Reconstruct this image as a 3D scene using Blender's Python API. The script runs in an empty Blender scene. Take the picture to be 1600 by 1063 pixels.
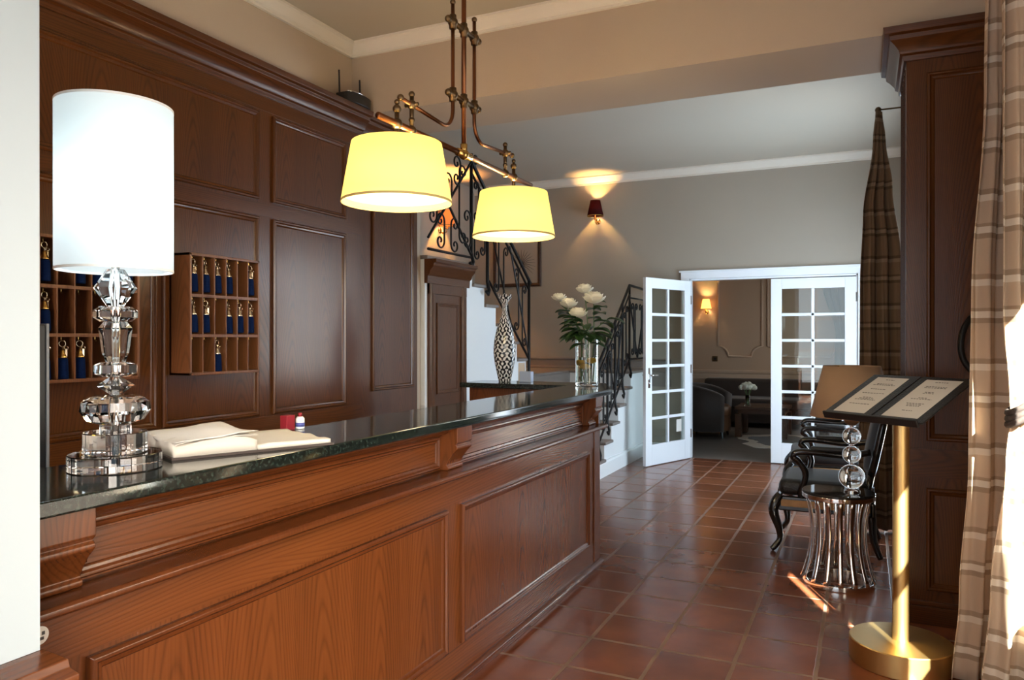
import bpy, bmesh, math, random
from mathutils import Vector, Matrix, Quaternion
PI = math.pi
random.seed(7)
SC = bpy.context.scene
COL = SC.collection
R = math.radians

# ------------------------------------------------------------------ camera, world, sun, window light, exposure
cam_data = bpy.data.cameras.new('camera')
cam = bpy.data.objects.new('camera', cam_data)
COL.objects.link(cam)
cam_data.sensor_width = 36.0
cam_data.lens = 1175.0 / 1600.0 * 36.0
cam_data.clip_start = 0.02
cam.location = (0.0, 0.0, 1.40)
cam.rotation_euler = (R(89.9), 0.0, R(25.1))
SC.camera = cam

world = bpy.data.worlds.new('world')
SC.world = world
world.use_nodes = True
bg = world.node_tree.nodes['Background']
bg.inputs[0].default_value = (0.62, 0.80, 1.0, 1)
bg.inputs[1].default_value = 1.2

def add_light(name, kind, loc, energy, color, size=None, size_y=None, aim=None, spread=None, radius=None):
    d = bpy.data.lights.new(name, kind)
    d.energy = energy
    d.color = color
    if kind == 'AREA':
        d.shape = 'RECTANGLE'
        d.size = size
        d.size_y = size_y or size
        if spread: d.spread = spread
    if radius is not None: d.shadow_soft_size = radius
    o = bpy.data.objects.new(name, d)
    COL.objects.link(o)
    o.location = loc
    if aim is not None:
        o.rotation_euler = (Vector(aim) - Vector(loc)).to_track_quat('-Z', 'Y').to_euler()
    return o

SUN_E = R(30)
sun_dir = Vector((-0.39 * math.cos(SUN_E), 0.92 * math.cos(SUN_E), -math.sin(SUN_E)))
sd = bpy.data.lights.new('sun', 'SUN')
sd.energy = 150.0
sd.color = (1.0, 0.95, 0.86)
sd.angle = R(0.5)
sun = bpy.data.objects.new('sun', sd)
COL.objects.link(sun)
sun.location = (3, -4, 5)
sun.rotation_euler = sun_dir.to_track_quat('-Z', 'Y').to_euler()

# daylight entering through the openings of the outer walls, plus an added counter glow
add_light('daylight_hall_window', 'AREA', (0.42, 7.15, 1.35), 112, (0.68, 0.84, 1.0), 1.9, 2.3, aim=(-3, 7.15, 1.35))
add_light('daylight_entrance', 'AREA', (-1.1, -2.5, 1.5), 50, (0.86, 0.94, 1.0), 2.6, 2.4, aim=(-1.1, 3, 1.5))
add_light('counter_glow_fill', 'AREA', (0.68, -0.3, 1.35), 26, (1.0, 0.88, 0.76), 1.9, 2.1, aim=(-1.475, 2.0, .50), spread=R(45))  # added warm beam, narrowed and aimed to make a glow on the counter front
add_light('daylight_curtain_window', 'AREA', (0.70, 2.15, 1.2), 25, (1.0, 0.86, 0.68), 1.1, 2.0, aim=(-3, 2.15, 1.1))
add_light('daylight_lounge_window', 'AREA', (-0.30, 11.9, 1.5), 8, (1.0, 0.86, 0.72), 1.2, 1.8, aim=(-3, 11.9, 1.2))

SC.view_settings.view_transform = 'Standard'
SC.view_settings.look = 'None'
SC.view_settings.gamma = 1.0
SC.view_settings.use_curve_mapping = False
SC.view_settings.exposure = 0.1

# ------------------------------------------------------------------ mesh helpers
class MB:
    def __init__(s): s.v = []; s.f = []; s.mi = []
    def add(s, vs, fs, m=0):
        b = len(s.v)
        s.v += [tuple(p) for p in vs]
        s.f += [tuple(b + i for i in f) for f in fs]
        s.mi += [m] * len(fs)
        return s
    def box(s, x0, x1, y0, y1, z0, z1, m=0):
        vs = [(x0,y0,z0),(x1,y0,z0),(x1,y1,z0),(x0,y1,z0),(x0,y0,z1),(x1,y0,z1),(x1,y1,z1),(x0,y1,z1)]
        return s.add(vs, [(0,3,2,1),(4,5,6,7),(0,1,5,4),(1,2,6,5),(2,3,7,6),(3,0,4,7)], m)
    def prism(s, poly, z0, z1, m=0):
        n = len(poly)
        vs = [(x,y,z0) for x,y in poly] + [(x,y,z1) for x,y in poly]
        fs = [tuple(range(n-1,-1,-1)), tuple(range(n,2*n))]
        fs += [(i,(i+1)%n,n+(i+1)%n,n+i) for i in range(n)]
        return s.add(vs, fs, m)
    def extrude(s, prof, o, a, b, d, m=0):
        """prof (p,q) points in the plane o + p*a + q*b, swept by vector d, capped"""
        o, a, b, d = Vector(o), Vector(a), Vector(b), Vector(d)
        n = len(prof)
        v0 = [o + a*p + b*q for p,q in prof]
        vs = v0 + [v + d for v in v0]
        fs = [tuple(range(n-1,-1,-1)), tuple(range(n,2*n))]
        fs += [(i,(i+1)%n,n+(i+1)%n,n+i) for i in range(n)]
        return s.add(vs, fs, m)
    def frame(s, o, u, v, n, w, h, prof, m=0):
        """mitred rectangular moulding: prof = (inset, height) points, closed ring"""
        o, u, v, n = Vector(o), Vector(u), Vector(v), Vector(n)
        k = len(prof); vs = []
        for a, b in prof:
            for cu, cv in ((a,a),(w-a,a),(w-a,h-a),(a,h-a)):
                vs.append(o + u*cu + v*cv + n*b)
        fs = []
        for i in range(k):
            j = (i+1) % k
            for c in range(4):
                d = (c+1) % 4
                fs.append((i*4+c, i*4+d, j*4+d, j*4+c))
        return s.add(vs, fs, m)
    def lathe(s, prof, c=(0,0,0), seg=32, m=0, cap=False):
        cx, cy, cz = c; vs = []; fs = []
        n = len(prof)
        for r, z in prof:
            for i in range(seg):
                t = 2*PI*i/seg
                vs.append((cx + r*math.cos(t), cy + r*math.sin(t), cz + z))
        for k in range(n-1):
            for i in range(seg):
                j = (i+1) % seg
                fs.append((k*seg+i, k*seg+j, (k+1)*seg+j, (k+1)*seg+i))
        if cap:
            fs.append(tuple(range(seg-1,-1,-1)))
            fs.append(tuple((n-1)*seg+i for i in range(seg)))
        return s.add(vs, fs, m)
    def tube(s, pts, r, seg=8, m=0, closed=False):
        pts = [Vector(p) for p in pts]
        n = len(pts)
        rs = r if isinstance(r, (list, tuple)) else [r]*n
        tang = []
        for i in range(n):
            if closed: t = pts[(i+1)%n] - pts[i-1]
            else: t = pts[min(i+1,n-1)] - pts[max(i-1,0)]
            if t.length < 1e-9: t = Vector((0,0,1))
            tang.append(t.normalized())
        ref = Vector((0,0,1)) if abs(tang[0].z) < .9 else Vector((1,0,0))
        nrm = (ref - tang[0]*ref.dot(tang[0])).normalized()
        vs = []
        for i in range(n):
            if i:
                nrm = nrm - tang[i]*nrm.dot(tang[i])
                if nrm.length < 1e-6: nrm = tang[i].orthogonal()
                nrm.normalize()
            bn = tang[i].cross(nrm)
            for k in range(seg):
                a = 2*PI*k/seg
                vs.append(pts[i] + (nrm*math.cos(a) + bn*math.sin(a))*rs[i])
        fs = []
        for i in range(n if closed else n-1):
            j = (i+1) % n
            for k in range(seg):
                l = (k+1) % seg
                fs.append((i*seg+k, i*seg+l, j*seg+l, j*seg+k))
        if not closed:
            fs.append(tuple(range(seg-1,-1,-1)))
            fs.append(tuple((n-1)*seg+k for k in range(seg)))
        return s.add(vs, fs, m)
    def ball(s, c, r, seg=20, rings=12, m=0, sc=(1,1,1)):
        vs = []; fs = []
        c = Vector(c)
        vs.append(c + Vector((0,0,r*sc[2])))
        for i in range(1, rings):
            t = PI*i/rings
            for k in range(seg):
                a = 2*PI*k/seg
                vs.append(c + Vector((r*sc[0]*math.sin(t)*math.cos(a), r*sc[1]*math.sin(t)*math.sin(a), r*sc[2]*math.cos(t))))
        vs.append(c - Vector((0,0,r*sc[2])))
        for k in range(seg): fs.append((0, 1+k, 1+(k+1)%seg))
        for i in range(rings-2):
            for k in range(seg):
                a = 1+i*seg+k; b = 1+i*seg+(k+1)%seg
                fs.append((a, a+seg, b+seg, b))
        last = len(vs)-1; b0 = 1+(rings-2)*seg
        for k in range(seg): fs.append((last, b0+(k+1)%seg, b0+k))
        return s.add(vs, fs, m)
    def grid(s, fn, nu, nv, m=0):
        vs = [fn(i/nu, j/nv) for j in range(nv+1) for i in range(nu+1)]
        fs = [(j*(nu+1)+i, j*(nu+1)+i+1, (j+1)*(nu+1)+i+1, (j+1)*(nu+1)+i) for j in range(nv) for i in range(nu)]
        return s.add(vs, fs, m)
    def xform(s, mat):
        s.v = [tuple(mat @ Vector(p)) for p in s.v]
        return s

def obj(name, mb, mat, parent=None, smooth=False, bevel=0, world_space=True, solid=0, subsurf=0, seg=2):
    """links ONE mesh object. When parented, mesh coordinates are the scene's (world_space) or the thing's own."""
    me = bpy.data.meshes.new(name)
    me.from_pydata(mb.v, [], mb.f)
    mats = mat if isinstance(mat, (list, tuple)) else [mat]
    for m in mats: me.materials.append(m)
    if len(mats) > 1: me.polygons.foreach_set('material_index', mb.mi)
    bm = bmesh.new(); bm.from_mesh(me)
    bmesh.ops.recalc_face_normals(bm, faces=bm.faces)
    bm.to_mesh(me); bm.free()
    if smooth:
        me.polygons.foreach_set('use_smooth', [True]*len(me.polygons))
    o = bpy.data.objects.new(name, me)
    COL.objects.link(o)
    if parent is not None:
        o.parent = parent
        if world_space:
            p = Vector((0,0,0)); q = parent
            while q is not None: p += q.location; q = q.parent
            o.location = -p
    if solid:
        md = o.modifiers.new('solidify', 'SOLIDIFY'); md.thickness = solid; md.offset = 0
    if subsurf:
        md = o.modifiers.new('subsurf', 'SUBSURF'); md.levels = subsurf; md.render_levels = subsurf
    if bevel:
        md = o.modifiers.new('bevel', 'BEVEL'); md.width = bevel; md.segments = seg; md.limit_method = 'ANGLE'; md.angle_limit = R(40)
        if not smooth:
            me.polygons.foreach_set('use_smooth', [True]*len(me.polygons))
            wn = o.modifiers.new('wn', 'WEIGHTED_NORMAL'); wn.keep_sharp = False
    if smooth == 'auto':
        bm = bmesh.new(); bm.from_mesh(me)
        for e in bm.edges:
            if len(e.link_faces) == 2 and e.calc_face_angle(0) > R(35): e.smooth = False
        bm.to_mesh(me); bm.free()
    return o

def tag(o, label=None, cat=None, group=None, kind=None):
    if label: o['label'] = label
    if cat: o['category'] = cat
    if group: o['group'] = group
    if kind: o['kind'] = kind
    return o

def thing(name, loc, label, cat, group=None, rotz=0.0, kind=None):
    o = bpy.data.objects.new(name, None)
    COL.objects.link(o)
    o.location = loc
    o.rotation_euler = (0, 0, rotz)
    o.empty_display_size = .1
    return tag(o, label, cat, group, kind)

def solo(name, mb, mat, base, label, cat, group=None, **kw):
    """a thing that is one mesh, its origin at its base"""
    b = Vector(base)
    mb.v = [tuple(Vector(p) - b) for p in mb.v]
    o = obj(name, mb, mat, **kw)
    o.location = b
    return tag(o, label, cat, group)

def struct(name, mb, mat, parent=None, **kw):
    o = obj(name, mb, mat, parent, **kw)
    if parent is None: o['kind'] = 'structure'
    return o

def structure(name, loc):
    o = bpy.data.objects.new(name, None)
    COL.objects.link(o); o.location = loc; o['kind'] = 'structure'
    return o

def dup(o, parent=None):
    c = o.copy(); COL.objects.link(c)
    if parent is not None: c.parent = parent
    for ch in list(o.children): dup(ch, c)
    return c

def arc(c, r, a0, a1, n=14, plane='yz', e=1.0):
    out = []
    for i in range(n+1):
        a = a0 + (a1-a0)*i/n
        p, q = r*math.cos(a), r*e*math.sin(a)
        if plane == 'yz': out.append((c[0], c[1]+p, c[2]+q))
        elif plane == 'xz': out.append((c[0]+p, c[1], c[2]+q))
        else: out.append((c[0]+p, c[1]+q, c[2]))
    return out

def smooth_path(pts, n=8):
    P = [Vector(p) for p in pts]; out = []
    for i in range(len(P)-1):
        p0 = P[max(i-1,0)]; p1 = P[i]; p2 = P[i+1]; p3 = P[min(i+2,len(P)-1)]
        for k in range(n):
            t = k/n
            out.append(.5*((2*p1)+(-p0+p2)*t+(2*p0-5*p1+4*p2-p3)*t*t+(-p0+3*p1-3*p2+p3)*t**3))
    out.append(P[-1])
    return out

# ------------------------------------------------------------------ materials
def new_mat(name):
    m = bpy.data.materials.new(name); m.use_nodes = True
    nt = m.node_tree
    return m, nt, nt.nodes['Principled BSDF']

def N(nt, t, **kw):
    n = nt.nodes.new(t)
    for k, v in kw.items(): setattr(n, k, v)
    return n

def plain(name, col, rough=.5, metal=0, noise=0.0, nscale=8, bump=0, bscale=60, coat=0, spec=.5, sheen=0):
    m, nt, b = new_mat(name)
    b.inputs['Base Color'].default_value = (*col, 1)
    b.inputs['Roughness'].default_value = rough
    b.inputs['Metallic'].default_value = metal
    b.inputs['Coat Weight'].default_value = coat
    b.inputs['Specular IOR Level'].default_value = spec
    if sheen: b.inputs['Sheen Weight'].default_value = sheen
    tc = N(nt, 'ShaderNodeTexCoord')
    if noise:
        n = N(nt, 'ShaderNodeTexNoise'); n.inputs['Scale'].default_value = nscale; n.inputs['Detail'].default_value = 4
        nt.links.new(tc.outputs['Object'], n.inputs['Vector'])
        mx = N(nt, 'ShaderNodeMix', data_type='RGBA')
        mx.inputs[6].default_value = (*[c*(1-noise) for c in col], 1)
        mx.inputs[7].default_value = (*[min(1, c*(1+noise)) for c in col], 1)
        nt.links.new(n.outputs['Fac'], mx.inputs[0]); nt.links.new(mx.outputs[2], b.inputs['Base Color'])
    if bump:
        n = N(nt, 'ShaderNodeTexNoise'); n.inputs['Scale'].default_value = bscale; n.inputs['Detail'].default_value = 3
        nt.links.new(tc.outputs['Object'], n.inputs['Vector'])
        bp = N(nt, 'ShaderNodeBump'); bp.inputs['Strength'].default_value = bump; bp.inputs['Distance'].default_value = .01
        nt.links.new(n.outputs['Fac'], bp.inputs['Height']); nt.links.new(bp.outputs['Normal'], b.inputs['Normal'])
    return m

def wood(name, dark, light, axis, rough=.3, coat=.12, rings=6.0, figure=.40, along=1.5):
    m, nt, b = new_mat(name)
    tc = N(nt, 'ShaderNodeTexCoord'); oi = N(nt, 'ShaderNodeObjectInfo')
    mul = N(nt, 'ShaderNodeVectorMath', operation='SCALE'); mul.inputs['Scale'].default_value = 13.7
    cx = N(nt, 'ShaderNodeCombineXYZ')
    for i in range(3): nt.links.new(oi.outputs['Random'], cx.inputs[i])
    nt.links.new(cx.outputs[0], mul.inputs[0])
    add = N(nt, 'ShaderNodeVectorMath', operation='ADD')
    nt.links.new(tc.outputs['Object'], add.inputs[0]); nt.links.new(mul.outputs[0], add.inputs[1])
    def mapped(ac, al):
        mp = N(nt, 'ShaderNodeMapping')
        sc = [ac, ac, ac]; sc[axis] = al
        mp.inputs['Scale'].default_value = sc
        nt.links.new(add.outputs[0], mp.inputs['Vector']); return mp
    sp = N(nt, 'ShaderNodeSeparateXYZ'); nt.links.new(add.outputs[0], sp.inputs[0])
    def mth(op, *ins):
        n = N(nt, 'ShaderNodeMath', operation=op)
        for i, v in enumerate(ins):
            if isinstance(v, (int, float)): n.inputs[i].default_value = v
            else: nt.links.new(v, n.inputs[i])
        return n.outputs[0]
    oth = [i for i in range(3) if i != axis]
    m1 = mapped(2.6, .55)
    n1 = N(nt, 'ShaderNodeTexNoise'); n1.inputs['Scale'].default_value = 1.0; n1.inputs['Detail'].default_value = 1.5; n1.inputs['Roughness'].default_value = .4
    nt.links.new(m1.outputs[0], n1.inputs['Vector'])
    across = mth('ADD', mth('ADD', sp.outputs[oth[0]], sp.outputs[oth[1]]), mth('MULTIPLY', n1.outputs['Fac'], .26))
    ap = mth('SUBTRACT', mth('FRACT', mth('DIVIDE', across, .27)), .5)
    par = mth('MULTIPLY', mth('POWER', mth('ABSOLUTE', ap), 1.7), 5.2)
    sfun = mth('ADD', mth('ADD', mth('MULTIPLY', sp.outputs[axis], along), par), mth('MULTIPLY', n1.outputs['Fac'], 1.1))
    k = N(nt, 'ShaderNodeMath', operation='MULTIPLY'); k.inputs[1].default_value = rings
    nt.links.new(sfun, k.inputs[0])
    fr = N(nt, 'ShaderNodeMath', operation='FRACT'); nt.links.new(k.outputs[0], fr.inputs[0])
    rp = N(nt, 'ShaderNodeValToRGB')
    e = rp.color_ramp.elements
    e[0].position = 0; e[0].color = (.15,.15,.15,1)
    e[1].position = 1; e[1].color = (.1,.1,.1,1)
    x = e.new(.22); x.color = (.72,.72,.72,1)
    x = e.new(.7); x.color = (.9,.9,.9,1)
    nt.links.new(fr.outputs[0], rp.inputs[0])
    m2 = mapped(120, 2.4)
    n2 = N(nt, 'ShaderNodeTexNoise'); n2.inputs['Scale'].default_value = 1.0; n2.inputs['Detail'].default_value = 3
    nt.links.new(m2.outputs[0], n2.inputs['Vector'])
    m3 = mapped(7, .5)
    n3 = N(nt, 'ShaderNodeTexNoise'); n3.inputs['Scale'].default_value = 1.0
    nt.links.new(m3.outputs[0], n3.inputs['Vector'])
    a1 = N(nt, 'ShaderNodeMath', operation='MULTIPLY_ADD'); a1.inputs[1].default_value = figure
    nt.links.new(rp.outputs[0], a1.inputs[0])
    a2 = N(nt, 'ShaderNodeMath', operation='MULTIPLY_ADD'); a2.inputs[1].default_value = .40; a2.inputs[2].default_value = .03 + (.40 - figure)*.7
    nt.links.new(n2.outputs['Fac'], a2.inputs[0]); nt.links.new(a2.outputs[0], a1.inputs[2])
    a3 = N(nt, 'ShaderNodeMath', operation='MULTIPLY_ADD'); a3.inputs[1].default_value = .5; a3.inputs[2].default_value = -.25
    nt.links.new(n3.outputs['Fac'], a3.inputs[0])
    a4 = N(nt, 'ShaderNodeMath', operation='ADD', use_clamp=True)
    nt.links.new(a1.outputs[0], a4.inputs[0]); nt.links.new(a3.outputs[0], a4.inputs[1])
    mx = N(nt, 'ShaderNodeMix', data_type='RGBA')
    mx.inputs[6].default_value = (*dark, 1); mx.inputs[7].default_value = (*light, 1)
    nt.links.new(a4.outputs[0], mx.inputs[0]); nt.links.new(mx.outputs[2], b.inputs['Base Color'])
    b.inputs['Roughness'].default_value = rough
    b.inputs['Coat Weight'].default_value = coat
    b.inputs['Coat Roughness'].default_value = .2
    b.inputs['Specular IOR Level'].default_value = .30
    bp = N(nt, 'ShaderNodeBump'); bp.inputs['Strength'].default_value = .12; bp.inputs['Distance'].default_value = .004
    nt.links.new(a1.outputs[0], bp.inputs['Height']); nt.links.new(bp.outputs['Normal'], b.inputs['Normal'])
    return m

PD, PL = (.022,.0068,.0016), (.135,.043,.0090)          # panelling
CD, CL = (.046,.0122,.0032), (.196,.057,.0150)            # counter
M = {}
M['panel_z'] = wood('panel_wood_upright', PD, PL, 2)
M['panel_x'] = wood('panel_wood_across', PD, PL, 0)
M['count_z'] = wood('counter_wood_upright', CD, CL, 2, rough=.26, coat=.15, rings=5, figure=.30)
M['panel_y'] = wood('panel_wood_level', PD, PL, 1, along=.55)
M['count_y'] = wood('counter_wood_level', CD, CL, 1, rough=.26, coat=.15, rings=5, along=.55, figure=.30)
M['panel_m'] = wood('panel_moulding_wood', PD, PL, 2, rough=.26, coat=.2, figure=.05)
M['count_m'] = wood('counter_moulding_wood', (.040,.010,.003), (.150,.042,.011), 2, rough=.22, coat=.3, figure=.05)
M['rack_z'] = wood('rack_wood', (.08,.028,.010), (.22,.085,.030), 2, rough=.4, coat=.2)
M['dark_x'] = wood('dark_wood', (.02,.008,.004), (.09,.035,.014), 0)
M['wall'] = plain('wall_plaster', (.455,.362,.272), .75, noise=.05, nscale=1.5, bump=.05, bscale=90)
M['wall_far'] = plain('hall_wall_plaster', (.36,.312,.252), .7, noise=.05, nscale=1.5, bump=.05, bscale=90)
M['ceil'] = plain('ceiling_plaster', (.48,.43,.35), .62, noise=.04, nscale=1.2, bump=.04, bscale=70)
M['white'] = plain('white_paint', (.80,.82,.82), .4, noise=.02, nscale=2)
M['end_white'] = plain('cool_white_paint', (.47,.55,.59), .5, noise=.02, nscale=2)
M['crown'] = plain('crown_plaster', (.72,.66,.57), .6, noise=.03)
M['door_white'] = plain('door_gloss_white', (.82,.85,.88), .25, noise=.02, nscale=3)
M['iron'] = plain('wrought_iron', (.012,.011,.011), .45, metal=.6, bump=.25, bscale=120)
M['copper'] = plain('aged_copper', (.21,.085,.038), .32, metal=1, noise=.35, nscale=14)
M['brass'] = plain('brass', (.62,.40,.13), .25, metal=1, noise=.2, nscale=10)
M['bronze'] = plain('antique_bronze', (.15,.10,.055), .38, metal=1, noise=.4, nscale=22)
M['stand'] = plain('satin_brass', (.60,.40,.16), .42, metal=1, noise=.12, nscale=6)
M['chrome'] = plain('chrome', (.80,.78,.76), .07, metal=1)
M['silver'] = plain('silver', (.75,.66,.52), .25, metal=1)
M['black'] = plain('black_plastic', (.012,.012,.013), .35)
M['leather'] = plain('black_leather', (.018,.017,.017), .34, bump=.35, bscale=140, noise=.2)
M['lacquer'] = plain('black_lacquered_wood', (.010,.008,.007), .22, coat=.5)
M['gold_trim'] = plain('worn_gilt_apron', (.42,.22,.075), .4, noise=.3, nscale=20)
M['velvet'] = plain('dark_blue_velvet', (.012,.020,.040), .7, sheen=.4, noise=.3)
M['tie'] = plain('dark_patterned_cord', (.05,.035,.03), .8, noise=.8, nscale=60)
M['tassel'] = plain('blue_tassel_thread', (.0025,.010,.048), .9, spec=.08, sheen=.0, noise=.4, nscale=120)
M['paper'] = plain('paper', (.64,.60,.53), .7, noise=.04, nscale=6)
M['paper_white'] = plain('white_paper', (.70,.67,.62), .7)
M['ink'] = plain('ink', (.05,.045,.045), .8)
M['cover'] = plain('book_cover', (.05,.035,.03), .5)
M['leaf'] = plain('rose_leaf', (.025,.070,.016), .42, noise=.4, nscale=30)
M['stem'] = plain('green_stem', (.07,.14,.03), .5, noise=.3)
M['petal'] = plain('white_petal', (.84,.83,.70), .55, noise=.05, nscale=20)
M['yellow'] = plain('yellow_petal', (.80,.50,.05), .5, noise=.2, nscale=40)
M['red'] = plain('red_card', (.25,.01,.02), .4)
M['blue'] = plain('pale_blue_plastic', (.38,.47,.66), .4)
M['shade_brown'] = plain('tan_lampshade', (.42,.27,.16), .7, bump=.15, bscale=200)
M['rug_white'] = plain('cream_hide', (.55,.48,.40), .9, noise=.1)
M['sofa'] = plain('dark_brown_velvet', (.030,.018,.013), .7, sheen=.2, noise=.3, nscale=6)
M['brown_leather'] = plain('brown_leather', (.12,.05,.022), .45, noise=.3, nscale=6)
M['lounge_wall'] = plain('lounge_plaster', (.50,.36,.255), .7, noise=.04, nscale=1.5)
M['lounge_trim'] = plain('lounge_moulding', (.56,.42,.31), .6)
M['lounge_floor'] = wood('lounge_floor_boards', (.10,.085,.075), (.20,.175,.155), 0, rough=.4, coat=.2)
M['stone_grey'] = plain('grey_stone', (.20,.17,.15), .5, noise=.2, nscale=5)
M['monitor_edge'] = plain('grey_plastic', (.25,.26,.27), .35)

def glass(name, col=(1,1,1), ior=1.5, rough=0.0):
    m, nt, b = new_mat(name)
    b.inputs['Base Color'].default_value = (*col, 1)
    b.inputs['Transmission Weight'].default_value = 1
    b.inputs['IOR'].default_value = ior
    b.inputs['Roughness'].default_value = rough
    return m
M['crystal'] = glass('crystal', (1,1,1), 1.6)
M['vase_glass'] = glass('clear_glass', (.96,1,.98), 1.45)

def pane_mat():
    m, nt, b = new_mat('window_pane')
    out = nt.nodes['Material Output']
    tr = N(nt, 'ShaderNodeBsdfTransparent'); tr.inputs[0].default_value = (.93,.97,.96,1)
    gl = N(nt, 'ShaderNodeBsdfGlossy'); gl.inputs['Roughness'].default_value = .02
    lw = N(nt, 'ShaderNodeLayerWeight'); lw.inputs['Blend'].default_value = .5
    pw = N(nt, 'ShaderNodeMath', operation='POWER'); pw.inputs[1].default_value = 4.0; nt.links.new(lw.outputs['Facing'], pw.inputs[0])
    fz = N(nt, 'ShaderNodeMath', operation='MULTIPLY_ADD'); fz.inputs[1].default_value = .9; fz.inputs[2].default_value = .05; nt.links.new(pw.outputs[0], fz.inputs[0])
    mx = N(nt, 'ShaderNodeMixShader')
    nt.links.new(fz.outputs[0], mx.inputs[0]); nt.links.new(tr.outputs[0], mx.inputs[1]); nt.links.new(gl.outputs[0], mx.inputs[2])
    nt.links.new(mx.outputs[0], out.inputs['Surface'])
    return m
M['pane'] = pane_mat()

def shade_mat(name, col, trans, emit=None, strength=0):
    m, nt, b = new_mat(name)
    out = nt.nodes['Material Output']
    df = N(nt, 'ShaderNodeBsdfDiffuse'); df.inputs[0].default_value = (*col, 1)
    tl = N(nt, 'ShaderNodeBsdfTranslucent'); tl.inputs[0].default_value = (*col, 1)
    mx = N(nt, 'ShaderNodeMixShader'); mx.inputs[0].default_value = trans
    tc = N(nt, 'ShaderNodeTexCoord'); wv = N(nt, 'ShaderNodeTexNoise'); wv.inputs['Scale'].default_value = 220
    nt.links.new(tc.outputs['Object'], wv.inputs['Vector'])
    bp = N(nt, 'ShaderNodeBump'); bp.inputs['Strength'].default_value = .08; bp.inputs['Distance'].default_value = .003
    nt.links.new(wv.outputs['Fac'], bp.inputs['Height']); nt.links.new(bp.outputs[0], df.inputs['Normal'])
    nt.links.new(df.outputs[0], mx.inputs[1]); nt.links.new(tl.outputs[0], mx.inputs[2])
    last = mx
    if emit:
        em = N(nt, 'ShaderNodeEmission'); em.inputs[0].default_value = (*emit, 1); em.inputs[1].default_value = strength
        ad = N(nt, 'ShaderNodeAddShader')
        nt.links.new(mx.outputs[0], ad.inputs[0]); nt.links.new(em.outputs[0], ad.inputs[1]); last = ad
    nt.links.new(last.outputs[0], out.inputs['Surface'])
    return m
M['shade_yellow'] = shade_mat('pendant_shade_lit', (.85,.72,.38), .5, (1.0,.86,.24), .62)
M['shade_white'] = shade_mat('white_drum_shade_lit', (.86,.93,.96), .45, (.80,.95,1.0), .26)
M['shade_red'] = shade_mat('dark_red_shade', (.055,.012,.012), .3)
M['shade_orange'] = shade_mat('lit_orange_shade', (.60,.20,.05), .5, (1.0,.35,.08), .5)
M['shade_cream'] = shade_mat('lit_cream_shade', (.9,.6,.2), .5, (1.0,.62,.18), 1.3)

def bulb_mat(name, col, s):
    m, nt, b = new_mat(name)
    b.inputs['Emission Color'].default_value = (*col, 1); b.inputs['Emission Strength'].default_value = s
    return m
M['diffuser'] = shade_mat('lit_diffuser', (.9,.85,.62), .5, (1.0,.90,.55), .75)
M['bulb'] = bulb_mat('warm_bulb', (1,.78,.42), 6)

def granite():
    m, nt, b = new_mat('dark_green_granite')
    tc = N(nt, 'ShaderNodeTexCoord')
    v = N(nt, 'ShaderNodeTexVoronoi'); v.inputs['Scale'].default_value = 260
    n = N(nt, 'ShaderNodeTexNoise'); n.inputs['Scale'].default_value = 95; n.inputs['Detail'].default_value = 6
    nt.links.new(tc.outputs['Object'], v.inputs['Vector']); nt.links.new(tc.outputs['Object'], n.inputs['Vector'])
    r = N(nt, 'ShaderNodeValToRGB'); e = r.color_ramp.elements
    e[0].position = .42; e[0].color = (.004,.006,.006,1); e[1].position = .75; e[1].color = (.028,.043,.034,1)
    nt.links.new(n.outputs['Fac'], r.inputs[0])
    r2 = N(nt, 'ShaderNodeValToRGB'); e = r2.color_ramp.elements
    e[0].position = .05; e[0].color = (.16,.17,.14,1); e[1].position = .14; e[1].color = (0,0,0,1)
    nt.links.new(v.outputs['Distance'], r2.inputs[0])
    ad = N(nt, 'ShaderNodeMix', data_type='RGBA', blend_type='ADD'); ad.inputs[0].default_value = .22
    nt.links.new(r.outputs[0], ad.inputs[6]); nt.links.new(r2.outputs[0], ad.inputs[7])
    nt.links.new(ad.outputs[2], b.inputs['Base Color'])
    b.inputs['Roughness'].default_value = .09
    return m
M['granite'] = granite()

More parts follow.
